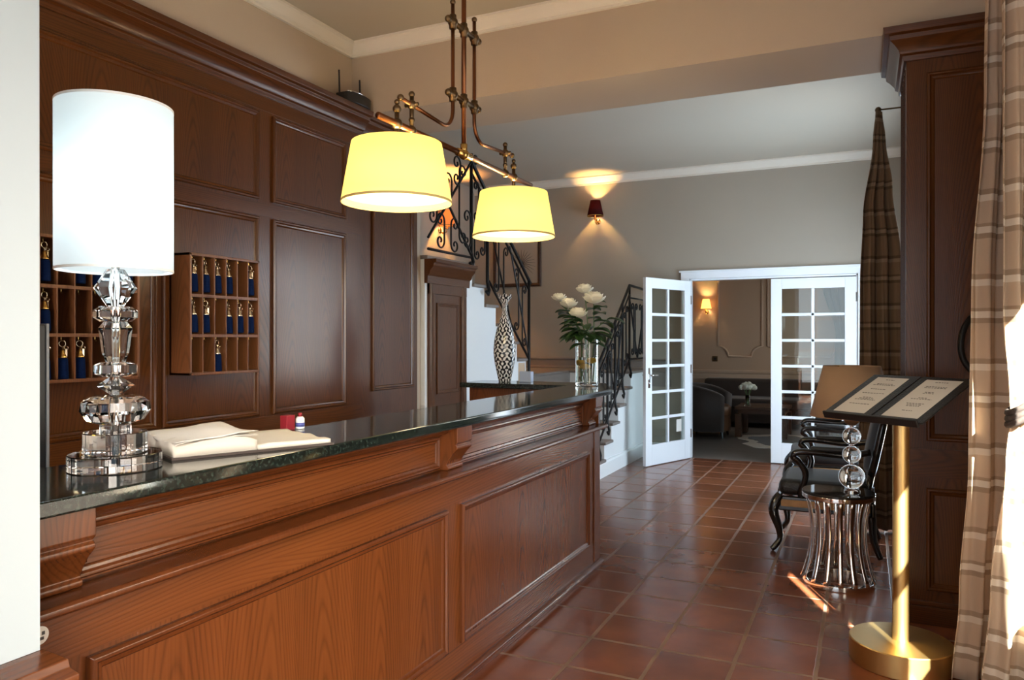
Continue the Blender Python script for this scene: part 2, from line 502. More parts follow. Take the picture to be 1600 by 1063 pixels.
def tiles():
    m, nt, b = new_mat('terracotta_tiles')
    tc = N(nt, 'ShaderNodeTexCoord'); mp = N(nt, 'ShaderNodeMapping')
    mp.inputs['Location'].default_value = (-.148+.325*20, -4.02+.335*20, 0)
    nz = N(nt, 'ShaderNodeTexNoise'); nz.inputs['Scale'].default_value = 6; nz.inputs['Detail'].default_value = 2
    nt.links.new(tc.outputs['Object'], nz.inputs['Vector'])
    wob = N(nt, 'ShaderNodeVectorMath', operation='SCALE'); wob.inputs['Scale'].default_value = .010
    nt.links.new(nz.outputs['Color'], wob.inputs[0])
    ad = N(nt, 'ShaderNodeVectorMath', operation='ADD')
    nt.links.new(tc.outputs['Object'], mp.inputs['Vector']); nt.links.new(mp.outputs[0], ad.inputs[0]); nt.links.new(wob.outputs[0], ad.inputs[1])
    br = N(nt, 'ShaderNodeTexBrick'); br.offset = 0.0; br.squash = 1.0
    br.inputs['Scale'].default_value = 1; br.inputs['Brick Width'].default_value = .325; br.inputs['Row Height'].default_value = .335
    br.inputs['Mortar Size'].default_value = .010; br.inputs['Mortar Smooth'].default_value = .3; br.inputs['Bias'].default_value = -.1
    br.inputs['Color1'].default_value = (.170,.050,.022,1); br.inputs['Color2'].default_value = (.250,.082,.036,1)
    br.inputs['Mortar'].default_value = (.25,.16,.115,1)
    nt.links.new(ad.outputs[0], br.inputs['Vector'])
    n2 = N(nt, 'ShaderNodeTexNoise'); n2.inputs['Scale'].default_value = 5; n2.inputs['Detail'].default_value = 3
    nt.links.new(tc.outputs['Object'], n2.inputs['Vector'])
    mx = N(nt, 'ShaderNodeMix', data_type='RGBA', blend_type='MULTIPLY'); mx.inputs[0].default_value = .7
    r = N(nt, 'ShaderNodeValToRGB'); e = r.color_ramp.elements
    e[0].position = .3; e[0].color = (.62,.58,.55,1); e[1].position = .7; e[1].color = (1.15,1.1,1.05,1)
    nt.links.new(n2.outputs['Fac'], r.inputs[0])
    nt.links.new(br.outputs['Color'], mx.inputs[6]); nt.links.new(r.outputs[0], mx.inputs[7]); nt.links.new(mx.outputs[2], b.inputs['Base Color'])
    rr = N(nt, 'ShaderNodeMapRange'); rr.inputs['To Min'].default_value = .17; rr.inputs['To Max'].default_value = .27
    nt.links.new(n2.outputs['Fac'], rr.inputs['Value'])
    ro = N(nt, 'ShaderNodeMath', operation='MULTIPLY_ADD'); ro.inputs[1].default_value = .5
    nt.links.new(br.outputs['Fac'], ro.inputs[0]); nt.links.new(rr.outputs[0], ro.inputs[2]); nt.links.new(ro.outputs[0], b.inputs['Roughness'])
    n3 = N(nt, 'ShaderNodeTexNoise'); n3.inputs['Scale'].default_value = 3.5; n3.inputs['Detail'].default_value = 1
    nt.links.new(tc.outputs['Object'], n3.inputs['Vector'])
    h = N(nt, 'ShaderNodeMath', operation='MULTIPLY_ADD'); h.inputs[1].default_value = -.9
    nt.links.new(br.outputs['Fac'], h.inputs[0]); nt.links.new(n3.outputs['Fac'], h.inputs[2])
    bp = N(nt, 'ShaderNodeBump'); bp.inputs['Strength'].default_value = .30; bp.inputs['Distance'].default_value = .006
    nt.links.new(h.outputs[0], bp.inputs['Height']); nt.links.new(bp.outputs[0], b.inputs['Normal'])
    return m
M['tiles'] = tiles()

def striped(name, period, bands, rough=.8, trans=.3):
    """horizontal woven bands by height; bands = [(position, colour), ...] constant ramp"""
    m, nt, b = new_mat(name)
    out = nt.nodes['Material Output']
    tc = N(nt, 'ShaderNodeTexCoord'); sp = N(nt, 'ShaderNodeSeparateXYZ')
    nt.links.new(tc.outputs['Object'], sp.inputs[0])
    d = N(nt, 'ShaderNodeMath', operation='DIVIDE'); d.inputs[1].default_value = period
    nt.links.new(sp.outputs['Z'], d.inputs[0])
    f = N(nt, 'ShaderNodeMath', operation='FRACT'); nt.links.new(d.outputs[0], f.inputs[0])
    r = N(nt, 'ShaderNodeValToRGB'); r.color_ramp.interpolation = 'CONSTANT'
    e = r.color_ramp.elements
    e[0].position = bands[0][0]; e[0].color = (*bands[0][1], 1)
    e[1].position = bands[1][0]; e[1].color = (*bands[1][1], 1)
    for p, c in bands[2:]:
        x = e.new(p); x.color = (*c, 1)
    nt.links.new(f.outputs[0], r.inputs[0]); nt.links.new(r.outputs[0], b.inputs['Base Color'])
    b.inputs['Roughness'].default_value = rough; b.inputs['Specular IOR Level'].default_value = .2
    n = N(nt, 'ShaderNodeTexNoise'); n.inputs['Scale'].default_value = 300; nt.links.new(tc.outputs['Object'], n.inputs['Vector'])
    bp = N(nt, 'ShaderNodeBump'); bp.inputs['Strength'].default_value = .1; bp.inputs['Distance'].default_value = .002
    nt.links.new(n.outputs['Fac'], bp.inputs['Height']); nt.links.new(bp.outputs[0], b.inputs['Normal'])
    tl = N(nt, 'ShaderNodeBsdfTranslucent'); nt.links.new(r.outputs[0], tl.inputs[0])
    mx = N(nt, 'ShaderNodeMixShader'); mx.inputs[0].default_value = trans
    nt.links.new(b.outputs[0], mx.inputs[1]); nt.links.new(tl.outputs[0], mx.inputs[2]); nt.links.new(mx.outputs[0], out.inputs['Surface'])
    return m
S1, S2, S3 = (.58,.435,.31), (.74,.64,.52), (.41,.295,.20)
M['curtain'] = striped('striped_beige_cloth', .34, [(0,S1),(.30,S3),(.36,S2),(.44,S3),(.48,S1),(.74,S2),(.82,S3),(.88,S1)], trans=.28)
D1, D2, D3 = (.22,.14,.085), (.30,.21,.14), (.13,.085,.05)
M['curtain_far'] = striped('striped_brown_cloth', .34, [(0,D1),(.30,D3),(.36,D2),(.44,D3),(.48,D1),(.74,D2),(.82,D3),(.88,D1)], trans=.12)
M['curtain_lounge'] = plain('grey_green_striped_drape', (.36,.33,.24), .8, noise=.25, nscale=14)

def vase_pattern():
    m, nt, b = new_mat('black_white_damask_glaze')
    tc = N(nt, 'ShaderNodeTexCoord')
    sp = N(nt, 'ShaderNodeSeparateXYZ'); nt.links.new(tc.outputs['Object'], sp.inputs[0])
    at = N(nt, 'ShaderNodeMath', operation='ARCTAN2'); nt.links.new(sp.outputs['Y'], at.inputs[0]); nt.links.new(sp.outputs['X'], at.inputs[1])
    def M2(op, a, bb=None, c=None):
        n = N(nt, 'ShaderNodeMath', operation=op)
        for i, v in enumerate((a, bb, c)):
            if v is None: continue
            if isinstance(v, (int, float)): n.inputs[i].default_value = v
            else: nt.links.new(v, n.inputs[i])
        return n.outputs[0]
    a = M2('PINGPONG', at.outputs[0], PI/7)
    z = sp.outputs['Z']
    w1 = M2('SINE', M2('MULTIPLY', z, 105))
    w2 = M2('COSINE', M2('MULTIPLY', a, 14))
    w3 = M2('SINE', M2('ADD', M2('MULTIPLY', z, 215), M2('MULTIPLY', a, 13)))
    s = M2('ADD', M2('MULTIPLY', w1, w2), M2('MULTIPLY', w3, .55))
    n = N(nt, 'ShaderNodeTexNoise'); n.inputs['Scale'].default_value = 38; nt.links.new(tc.outputs['Object'], n.inputs['Vector'])
    s = M2('ADD', s, M2('MULTIPLY_ADD', n.outputs['Fac'], 1.2, -.55))
    g = M2('GREATER_THAN', s, .12)
    mx = N(nt, 'ShaderNodeMix', data_type='RGBA')
    mx.inputs[6].default_value = (.012,.014,.02,1); mx.inputs[7].default_value = (.72,.74,.75,1)
    nt.links.new(g, mx.inputs[0]); nt.links.new(mx.outputs[2], b.inputs['Base Color'])
    b.inputs['Roughness'].default_value = .15
    return m
M['damask'] = vase_pattern()

def hide_mat():
    m, nt, b = new_mat('black_and_cream_cowhide')
    tc = N(nt, 'ShaderNodeTexCoord'); n = N(nt, 'ShaderNodeTexNoise'); n.inputs['Scale'].default_value = 1.6; n.inputs['Detail'].default_value = 2
    nt.links.new(tc.outputs['Object'], n.inputs['Vector'])
    r = N(nt, 'ShaderNodeValToRGB'); e = r.color_ramp.elements
    e[0].position = .53; e[0].color = (.012,.010,.009,1); e[1].position = .56; e[1].color = (.55,.48,.40,1)
    nt.links.new(n.outputs['Fac'], r.inputs[0]); nt.links.new(r.outputs[0], b.inputs['Base Color']); b.inputs['Roughness'].default_value = .9
    return m
M['hide'] = hide_mat()

# ================================================================== THE SETTING
def wall_x(name, x0, x1, ya, yb, za, zb, holes, mat):
    """wall of constant x with rectangular openings (y0, y1, z0, z1)"""
    mb = MB(); y = ya
    for h0, h1, g0, g1 in sorted(holes):
        if h0 > y: mb.box(x0, x1, y, h0, za, zb)
        if g0 > za: mb.box(x0, x1, h0, h1, za, g0)
        if g1 < zb: mb.box(x0, x1, h0, h1, g1, zb)
        y = h1
    if y < yb: mb.box(x0, x1, y, yb, za, zb)
    return struct(name, mb, mat)

def wall_y(name, y0, y1, xa, xb, za, zb, holes, mat):
    mb = MB(); x = xa
    for h0, h1, g0, g1 in sorted(holes):
        if h0 > x: mb.box(x, h0, y0, y1, za, zb)
        if g0 > za: mb.box(h0, h1, y0, y1, za, g0)
        if g1 < zb: mb.box(h0, h1, y0, y1, g1, zb)
        x = h1
    if x < xb: mb.box(x, xb, y0, y1, za, zb)
    return struct(name, mb, mat)

HZ = 3.40
struct('floor', MB().box(-5.0, .84, -2.7, 8.90, -.1, 0), M['tiles'])
struct('floor_lounge', MB().box(-5.0, .4, 8.90, 13.5, -.1, .001), M['lounge_floor'])
struct('ceiling', MB().box(-5.0, .84, -2.7, 13.5, HZ, HZ+.1), M['ceil'])
wall_x('wall_left', -3.30, -3.18, -2.7, 5.08, 0, HZ, [], M['wall'])
wall_y('wall_back', -2.7, -2.6, -3.18, .72, 0, HZ, [(-2.4, .2, .3, 2.7)], M['wall'])
wall_x('wall_right', .72, .84, -2.7, 4.2, 0, HZ, [(-1.3, .7, .2, 2.4), (1.6, 3.0, .1, 2.4)], M['wall'])
wall_x('wall_hall_right', .45, .57, 4.78, 8.97, 0, HZ, [(6.15, 8.15, .2, 2.5)], M['wall_far'])
wall_y('wall_far', 8.87, 8.97, -4.7, .45, 0, HZ, [(-1.86, -.06, 0, 2.10)], M['wall_far'])
wall_x('wall_stair_side', -4.82, -4.70, 4.95, 8.97, 0, HZ, [], M['wall_far'])
wall_y('wall_stair_end', 4.95, 5.08, -4.7, -3.30, 0, HZ, [], M['wall_far'])
wall_y('wall_lounge_back', 13.2, 13.3, -4.8, .4, 0, HZ, [], M['lounge_wall'])
wall_x('wall_lounge_left', -4.9, -4.8, 8.97, 13.3, 0, HZ, [], M['lounge_wall'])
wall_x('wall_lounge_right', -.06, .05, 8.97, 13.3, 0, HZ, [(11.2, 12.6, .6, 2.4)], M['lounge_wall'])
struct('sun_block_side', MB().box(.84, 2.62, -3.2, -3.0, -.1, 6.2), M['wall'])  # unseen slab added outside to keep direct sun off the side window

struct('sun_block_hall', MB().box(.84, 3.2, 4.25, 4.45, -.1, 6.2), M['wall'])  # unseen slab added outside so no sun reaches the hall window
struct('sun_block_lounge', MB().box(.42, 1.9, 9.2, 9.4, -.1, 5.2), M['wall'])  # unseen slab added to block the sun from the lounge window
# downstand beam between reception and hall, carried by the wood-clad pillar on the right
struct('beam', MB().box(-3.18, .72, 4.20, 4.78, 2.92, HZ), M['wall'])

CROWN = [(0,0),(.105,0),(.105,-.018),(.085,-.026),(.062,-.052),(.040,-.080),(.026,-.090),(.026,-.112),(0,-.112)]
CROWN_S = [(p*.74, q*.76) for p, q in CROWN]
mb = MB()
mb.extrude(CROWN_S, (-3.18, -2.6, HZ), (1,0,0), (0,0,1), (0,6.80,0))
struct('trim_1', mb, M['crown'])
struct('trim_2', MB().extrude(CROWN_S, (-3.18, 4.20, HZ), (0,-1,0), (0,0,1), (3.90,0,0)), M['crown'])
struct('trim_3', MB().extrude([(p*.85, q*.85) for p, q in CROWN], (-4.70, 8.87, HZ), (0,-1,0), (0,0,1), (5.15,0,0)), M['crown'])
struct('trim_4', MB().extrude(CROWN, (.45, 4.78, HZ), (-1,0,0), (0,0,1), (0,4.09,0)), M['crown'])

BASE = [(0,0),(.022,0),(.022,.135),(.012,.15),(.012,.16),(0,.16)]
struct('baseboard_stair', MB().extrude(BASE, (-2.40, 7.02, 0), (1,0,0), (0,0,1), (0,1.84,0)), M['white'])
struct('baseboard_far', MB().extrude(BASE, (-2.38, 8.87, 0), (0,-1,0), (0,0,1), (.42,0,0)), M['white'])
struct('baseboard_hall_right', MB().extrude(BASE, (.45, 4.80, 0), (-1,0,0), (0,0,1), (0,1.1,0)), M['white'])
# dark dado and skirting where the hall wall meets the stair landing
DADO = [(0,0),(.03,0),(.03,.16),(.045,.18),(.045,.215),(.02,.235),(.012,.30),(.022,.315),(0,.33)]
struct('trim_5', MB().extrude(DADO, (-4.69, 8.87, .83), (0,-1,0), (0,0,1), (2.62,0,0)), M['stone_grey'])

# windows: white frame, glazing bars, panes
def window_x(name, x, y0, y1, z0, z1, nby, nbz):
    w = structure(name, (x, (y0+y1)/2, z0))
    mb = MB(); t = .06
    mb.box(x-.03, x+.03, y0, y0+t, z0, z1).box(x-.03, x+.03, y1-t, y1, z0, z1)
    mb.box(x-.03, x+.03, y0, y1, z0, z0+t).box(x-.03, x+.03, y0, y1, z1-t, z1)
    for i in range(1, nby):
        y = y0 + (y1-y0)*i/nby; mb.box(x-.02, x+.02, y-.015, y+.015, z0, z1)
    for i in range(1, nbz):
        z = z0 + (z1-z0)*i/nbz; mb.box(x-.02, x+.02, y0, y1, z-.012, z+.012)
    obj('window_frame', mb, M['door_white'], w)
    obj('pane', MB().box(x-.002, x+.002, y0+t, y1-t, z0+t, z1-t), M['pane'], w)
    return w
window_x('window_1', .78, 1.6, 3.0, .1, 2.4, 1, 1)
window_x('window_2', .78, -1.3, .7, .2, 2.4, 3, 4)
window_x('window_3', .51, 6.15, 8.15, .2, 2.5, 3, 4)
window_x('window_5', 0.0, 11.2, 12.6, .6, 2.4, 2, 3)
w = structure('window_4', (-1.1, -2.65, .3))
mb = MB()
for x in (-2.37, -1.1, .17): mb.box(x-.03, x+.03, -2.68, -2.62, .3, 2.7)
for z in (.33, 1.1, 1.9, 2.67): mb.box(-2.4, .2, -2.67, -2.63, z-.03, z+.03)
obj('window_frame', mb, M['door_white'], w)
obj('pane', MB().box(-2.34, .14, -2.652, -2.648, .36, 2.64), M['pane'], w)
# unseen mask added inside the window; its gaps are cut to shape the sun streaks
mb = MB()
xs0, xs1 = .742, .75
mb.box(xs0, xs1, 1.6, 1.975, .1, 2.4)
mb.box(xs0, xs1, 1.975, 2.085, .1, 1.36).box(xs0, xs1, 1.975, 2.085, 1.70, 2.4)
mb.box(xs0, xs1, 2.085, 2.30, .1, .80).box(xs0, xs1, 2.085, 2.30, 1.20, 1.29).box(xs0, xs1, 2.085, 2.30, 1.62, 2.4)
mb.box(xs0, xs1, 2.085, 2.145, 1.29, 1.62)
mb.box(xs0, xs1, 2.30, 2.70, .1, 2.4)
mb.box(xs0, xs1, 2.70, 3.0, .1, .62).box(xs0, xs1, 2.70, 3.0, 1.84, 2.4)
struct('sun_streak_mask', mb, M['door_white'])

# ---- wood panelling behind the counter
OGEE = [(0,0),(0,.014),(.006,.020),(.014,.020),(.020,.012),(.030,.010),(.036,.003),(.036,0)]
OGEE_S = [(0,0),(0,.009),(.004,.013),(.010,.013),(.015,.007),(.022,.006),(.026,.002),(.026,0)]
PX = -3.10
pan = structure('wall_left_panelling', (-3.14, 1.8, 0))
obj('backing_board', MB().box(-3.178, PX, -.6, 4.2, 0, 2.80), M['panel_z'], pan)
for z0, z1 in ((2.70, 2.80), (2.10, 2.17), (.80, .955)):
    obj('rail', MB().box(PX, PX+.004, -.6, 4.2, z0, z1), M['panel_y'], pan)
def wall_panel(y0, y1, z0, z1, parent=pan, x=PX, prof=OGEE, mat='panel_z'):
    f = obj('panel', MB().box(x, x+.003, y0+.03, y1-.03, z0+.03, z1-.03), M[mat], parent)
    obj('panel_moulding', MB().frame((x, y0, z0), (0,1,0), (0,0,1), (1,0,0), y1-y0, z1-z0, prof), M['panel_m'], parent, bevel=.001)
for y0, y1, z0, z1 in ((.60,3.235,2.185,2.685), (3.345,4.02,2.185,2.685), (2.59,3.235,.965,2.09), (3.345,4.02,.965,2.09), (1.86,2.56,.965,2.09), (1.0,1.78,.965,2.09)):
    wall_panel(y0, y1, z0, z1)
CORN = [(0,0),(.012,0),(.016,.025),(.030,.032),(.034,.05),(.055,.075),(.075,.092),(.078,.112),(.10,.118),(.105,.15),(0,.15)]
obj('cornice', MB().extrude(CORN, (PX, -.6, 2.78), (1,0,0), (0,0,1), (0,4.80,0)), M['panel_y'], pan, bevel=.002)
# pilaster at the end of the panelling
pil = structure('wall_left_pilaster', (-3.16, 4.6, 0))
obj('backing_board', MB().box(-3.178, -3.14, 4.2, 4.97, 0, 2.80), M['panel_z'], pil)
wall_panel(4.37, 4.90, 1.03, 2.62, pil, -3.14)
obj('cornice', MB().extrude(CORN, (-3.14, 4.2, 2.78), (1,0,0), (0,0,1), (0,.86,0)), M['panel_y'], pil, bevel=.002)

# ---- white wall end on a wood plinth, front left
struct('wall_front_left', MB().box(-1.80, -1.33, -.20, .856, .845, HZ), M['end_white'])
pl = structure('plinth', (-1.55, .3, 0))
obj('plinth_body', MB().box(-1.80, -1.275, -.20, .862, 0, .77), M['count_z'], pl, bevel=.003)
mb = MB().extrude([(0,0),(.012,0),(.020,.018),(.022,.03),(.044,.036),(.044,.05),(.02,.056),(.014,.07),(-.04,.0745),(-.04,0)], (-1.275, -.20, .77), (1,0,0), (0,0,1), (0,1.062,0))
mb.box(-1.80, -1.31, -.20, .862, .77, .8445)
obj('plinth_moulding', mb, M['count_y'], pl, bevel=.002)
obj('panel_moulding', MB().frame((-1.275, -.1, .1), (0,1,0), (0,0,1), (1,0,0), .92, .62, OGEE), M['count_m'], pl, bevel=.001)

# ---- wood-clad pillar on the right
pr = structure('pillar', (.45, 4.5, 0))
obj('pillar_body', MB().box(.187, .72, 4.2, 4.78, 0, 2.80), M['panel_z'], pr, bevel=.004)
FU, FV, FN = (1,0,0), (0,0,1), (0,-1,0)
def pillar_panel(x0, x1, z0, z1):
    obj('panel', MB().box(x0+.03, x1-.03, 4.197, 4.2, z0+.03, z1-.03), M['panel_z'], pr)
    obj('panel_moulding', MB().frame((x0, 4.2, z0), FU, FV, FN, x1-x0, z1-z0, OGEE), M['panel_m'], pr, bevel=.001)
pillar_panel(.275, .64, .90, 2.70)
pillar_panel(.275, .64, .17, .67)
obj('rail', MB().box(.19, .72, 4.196, 4.2, .72, .86), M['panel_x'], pr)
mb = MB()
k = len(CORN)
ringv = []
for p, q in CORN:
    z = 2.77 + q
    ringv += [(.187-p, 4.78, z), (.187-p, 4.2-p, z), (.72, 4.2-p, z)]
fs = []
for i in range(k):
    j = (i+1) % k
    for c in range(2): fs.append((i*3+c, i*3+c+1, j*3+c+1, j*3+c))
mb.add(ringv, fs)
obj('cornice', mb, M['panel_x'], pr, bevel=.002)
mb = MB().box(.175, .72, 4.185, 4.78, 0, .09).box(.181, .72, 4.191, 4.78, .09, .115)
obj('base_moulding', mb, M['panel_x'], pr, bevel=.003)
mb = MB()
for i in range(6): mb.box(.183, .187, 4.26+.09*i, 4.262+.09*i, .12, 2.75)
obj('side_groove', mb, M['dark_x'], pr)

# ---- staircase
stair = structure('staircase', (-3.3, 7.4, 0))
RISE, RUN = .172, .24
prof = [(7.10, 0)]
for i in range(6):
    prof += [(7.10+RUN*i, RISE*(i+1)-.03), (7.10+RUN*(i+1) if i < 5 else 8.868, RISE*(i+1)-.03)]
prof += [(8.868, 0)]
obj('lower_flight_wall', MB().extrude(prof, (-2.40, 0, 0), (0,1,0), (0,0,1), (-.74,0,0)), M['white'], stair)
for i in range(6):
    y1 = 7.10+RUN*(i+1)+.0 if i < 5 else 8.84
    obj('tread', MB().box(-3.14, -2.375, 7.10+RUN*i-.025, y1, RISE*(i+1)-.03, RISE*(i+1)), M['stone_grey'], stair, bevel=.008)
prof = [(5.09, 0), (5.09, 2.03)]
UR = .236
for j in range(5, -1, -1):
    z = 1.03 + RISE*(j+1) - .03
    y0 = 7.06 - UR*j
    if j == 5: prof += [(y0, z)]
    else: prof += [(7.06-UR*(j+1), z), (y0, z)]
prof += [(7.06, 1.0), (8.868, 1.0), (8.868, 0)]
obj('upper_flight_wall', MB().extrude(prof, (-3.145, 0, 0), (0,1,0), (0,0,1), (-1.55,0,0)), M['white'], stair)
for j in range(6):
    z = 1.03 + RISE*(j+1); y0 = 7.06 - UR*j
    ya = 7.06 - UR*(j+1) if j < 5 else 5.09
    obj('tread', MB().box(-4.695, -3.12, ya, y0+.025, z-.03, z), M['stone_grey'], stair, bevel=.008)
obj('landing', MB().box(-4.69, -3.145, 7.06, 8.82, 1.0, 1.03), M['stone_grey'], stair, bevel=.006)

obj('string_board', MB().box(-3.145, -3.135, 7.09, 8.86, .02, 1.0), M['stone_grey'], stair)
# ---- low door under the stairs
d = structure('door_3', (-3.145, 5.43, 0))
mb = MB()
for y0, y1 in ((5.125, 5.205), (5.655, 5.735)):
    mb.extrude([(0,0),(.02,0),(.035,.012),(.035,.03),(.025,.045),(.025,.08),(0,.08)], (-3.145, y0, 0), (1,0,0), (0,1,0), (0,0,1.84))
mb.box(-3.145, -3.118, 5.125, 5.735, 1.76, 1.84)
obj('door_frame', mb, M['panel_z'], d, bevel=.002)
mb = MB().extrude([(0,0),(.03,0),(.034,.06),(.05,.075),(.055,.10),(.085,.13),(.09,.155),(.11,.165),(.11,.19),(0,.19)], (-3.145, 5.08, 1.84), (1,0,0), (0,0,1), (0,.70,0))
obj('door_cornice', mb, M['panel_y'], d, bevel=.002)
obj('door_leaf', MB().box(-3.145, -3.135, 5.205, 5.655, 0.01, 1.76), M['panel_z'], d)
obj('panel_moulding', MB().frame((-3.135, 5.25, .95), (0,1,0), (0,0,1), (1,0,0), .36, .74, OGEE_S), M['panel_z'], d)
obj('panel_moulding', MB().frame((-3.135, 5.25, .15), (0,1,0), (0,0,1), (1,0,0), .36, .70, OGEE_S), M['panel_z'], d)

# ---- french doors to the lounge
fd = structure('trim_6', (-.96, 8.85, 0))
mb = MB()
ARCH = [(0,0),(.012,0),(.022,.012),(.022,.05),(.03,.06),(.03,.085),(0,.085)]
mb.box(-1.95, -1.86, 8.835, 8.87, 0, 2.10).box(-.06, .03, 8.835, 8.87, 0, 2.10)
mb.box(-1.95, .03, 8.835, 8.87, 2.10, 2.185).box(-1.97, .05, 8.82, 8.87, 2.175, 2.195)
mb.box(-1.86, -1.84, 8.87, 8.97, 0, 2.10).box(-.08, -.06, 8.87, 8.97, 0, 2.10).box(-1.86, -.06, 8.87, 8.97, 2.08, 2.10)
obj('door_casing', mb, M['door_white'], fd, bevel=.003)

def french_leaf(name, hinge, ang, handle, W=.875, H=2.07):
    d = structure(name, (hinge[0], hinge[1], 0)); d.rotation_euler = (0,0,ang)
    st, tr, br, t = .115, .115, .235, .02
    mb = MB()
    mb.box(0, st, -t, t, .008, H).box(W-st, W, -t, t, .008, H)
    mb.box(st, W-st, -t, t, H-tr, H).box(st, W-st, -t, t, .008, br)
    obj('door_frame', mb, M['door_white'], d, world_space=False, bevel=.003)
    mb = MB(); mw = .032
    xm = W/2
    mb.box(xm-mw/2, xm+mw/2, -.014, .014, br, H-tr)
    for i in range(1, 6):
        z = br + (H-tr-br)*i/6
        mb.box(st, W-st, -.014, .014, z-mw/2, z+mw/2)
    obj('glazing_bar', mb, M['door_white'], d, world_space=False, bevel=.004)
    for c in range(2):
        for i in range(6):
            x0 = st if c == 0 else xm+mw/2; x1 = xm-mw/2 if c == 0 else W-st
            z0 = br + (H-tr-br)*i/6 + (mw/2 if i else 0); z1 = br + (H-tr-br)*(i+1)/6 - (mw/2 if i < 5 else 0)
            obj('pane', MB().box(x0, x1, -.002, .002, z0, z1), M['pane'], d, world_space=False)
    if handle:
        for s in (-1, 1):
            mb = MB().box(W-.075, W-.04, s*.02-.003, s*.02+.003, .86, 1.08)
            mb.tube([(W-.058, s*.022, 1.0), (W-.058, s*.06, 1.0), (W-.07, s*.065, 1.0), (W-.16, s*.065, .998)], .009, 10)
            mb.ball((W-.058, s*.024, .91), .012, 10, 6)
            obj('door_handle', mb, M['chrome'], d, world_space=False, smooth=True)
    mb = MB()
    for z in (.25, 1.0, 1.8): mb.tube([(0,.026,z),(0,.026,z+.1)], .008, 8)
    obj('hinge', mb, M['chrome'], d, world_space=False)
    return d
fl = french_leaf('door_1', (-1.855, 8.84), math.atan2(-.83, -.317), True)
fr = french_leaf('door_2', (-.075, 8.89), PI, False)

# ================================================================== RECEPTION COUNTER
CX = -1.475
ct = thing('reception_counter', (-1.7, 2.6, 0), 'long carved wooden reception counter with recessed panels and corbels under the dark stone top', 'counter')
mb = MB().box(-1.76, CX, .87, 4.40, .0, .85).box(-1.76, -1.53, .87, 4.40, .85, 1.055)
mb.prism([(CX,4.40),(-1.66,4.97),(-2.55,4.97),(-2.55,4.73),(-1.76,4.73),(-1.76,4.40)], 0, 1.055)
obj('carcass', mb, M['count_z'], ct)
# desk behind the raised front
obj('work_desk', MB().box(-2.35, -1.76, .9, 4.0, .70, .74), M['count_y'], ct)
obj('desk_side', MB().box(-2.32, -1.76, .9, .94, 0, .70), M['count_z'], ct)
obj('desk_side', MB().box(-2.32, -1.76, 3.96, 4.0, 0, .70), M['count_z'], ct)
def cpanel(y0, y1, z0, z1, mat, x=CX, prof=OGEE):
    obj('panel', MB().box(x, x+.004, y0+.03, y1-.03, z0+.03, z1-.03), M[mat], ct)
    obj('panel_moulding', MB().frame((x, y0, z0), (0,1,0), (0,0,1), (1,0,0), y1-y0, z1-z0, prof), M['count_m'], ct, bevel=.0015)
obj('rail', MB().box(CX, CX+.003, .87, 4.40, .745, .85), M['count_y'], ct)
obj('rail', MB().box(CX, CX+.003, .87, 4.40, .045, .165), M['count_y'], ct)
cpanel(1.045, 2.535, .175, .735, 'count_z')
cpanel(2.65, 4.20, .175, .735, 'count_z')
cpanel(1.055, 2.575, .885, 1.012, 'count_y', -1.53, OGEE_S)
cpanel(2.70, 4.25, .885, 1.012, 'count_y', -1.53, OGEE_S)
LEDGE = [(0,.848),(.03,.848),(.036,.853),(.052,.856),(.058,.862),(.058,.872),(.052,.879),(-.055,.879),(-.055,.86),(0,.86)]
obj('ledge', MB().extrude(LEDGE, (CX, .87, 0), (1,0,0), (0,0,1), (0,3.545,0)), M['count_m'], ct, bevel=.002)
UND = [(0,1.012),(.012,1.012),(.02,1.02),(.03,1.022),(.045,1.03),(.05,1.04),(.05,1.055),(0,1.055)]
obj('top_moulding', MB().extrude(UND, (-1.53, .87, 0), (1,0,0), (0,0,1), (0,3.53,0)), M['count_m'], ct, bevel=.002)
COR = [(0,.879),(.042,.879),(.046,.885),(.046,.893),(.038,.900),(.046,.918),(.066,.946),(.080,.960),(.086,.966),(.086,.976),(.078,.982),(.088,.992),(.088,1.055),(0,1.055)]
for y in (.925, 2.575, 4.255):
    obj('corbel', MB().extrude(COR, (-1.53, y, 0), (1,0,0), (0,0,1), (0,.122,0)), M['count_z'], ct, bevel=.003)
obj('plinth', MB().extrude([(0,0),(.012,0),(.012,.022),(.026,.024),(.030,.032),(.028,.042),(.018,.050),(.008,.054),(0,.054)], (CX, .87, 0), (1,0,0), (0,0,1), (0,3.55,0)), M['count_m'], ct, bevel=.003)
obj('end_post', MB().box(CX, CX+.008, 4.30, 4.405, .055, .85), M['count_z'], ct, bevel=.003)

top = solo('granite_worktop', MB().prism([(-1.41,.875),(-1.41,4.46),(-1.63,5.03),(-2.60,5.03),(-2.60,4.67),(-1.79,4.67),(-1.79,.875)], 1.0555, 1.09), M['granite'], (-1.6, 2.6, 1.0555),
    'polished dark green granite worktop lying on the reception counter', 'countertop', bevel=.006, seg=3)

# round emblem on the counter rail beside the white wall end
em = thing('round_emblem', (-1.471, .945, .815), 'small round cream emblem with dark marks on the counter rail beside the white wall end', 'emblem')
E0 = Matrix.Translation((-1.4715, .945, .815)) @ Matrix.Rotation(PI/2, 4, 'Y')
obj('disc', MB().lathe([(0,0),(.018,0),(.018,.003),(.0165,.004),(0,.004)], seg=28).xform(E0), M['paper'], em)
mb = MB()
for (p, q, a, b) in ((-.006,.006,.003,.0035),(.006,.004,.003,.0035),(0,-.006,.007,.003),(-.004,-.001,.002,.002)):
    mb.box(.0042, .0048, p-a, p+a, q-b, q+b)
mb.v = [(-1.4715+x, .945+y, .815+z) for x, y, z in mb.v]
obj('dark_mark', mb, M['ink'], em)

# ================================================================== THINGS ON THE COUNTER
TZ = 1.0905
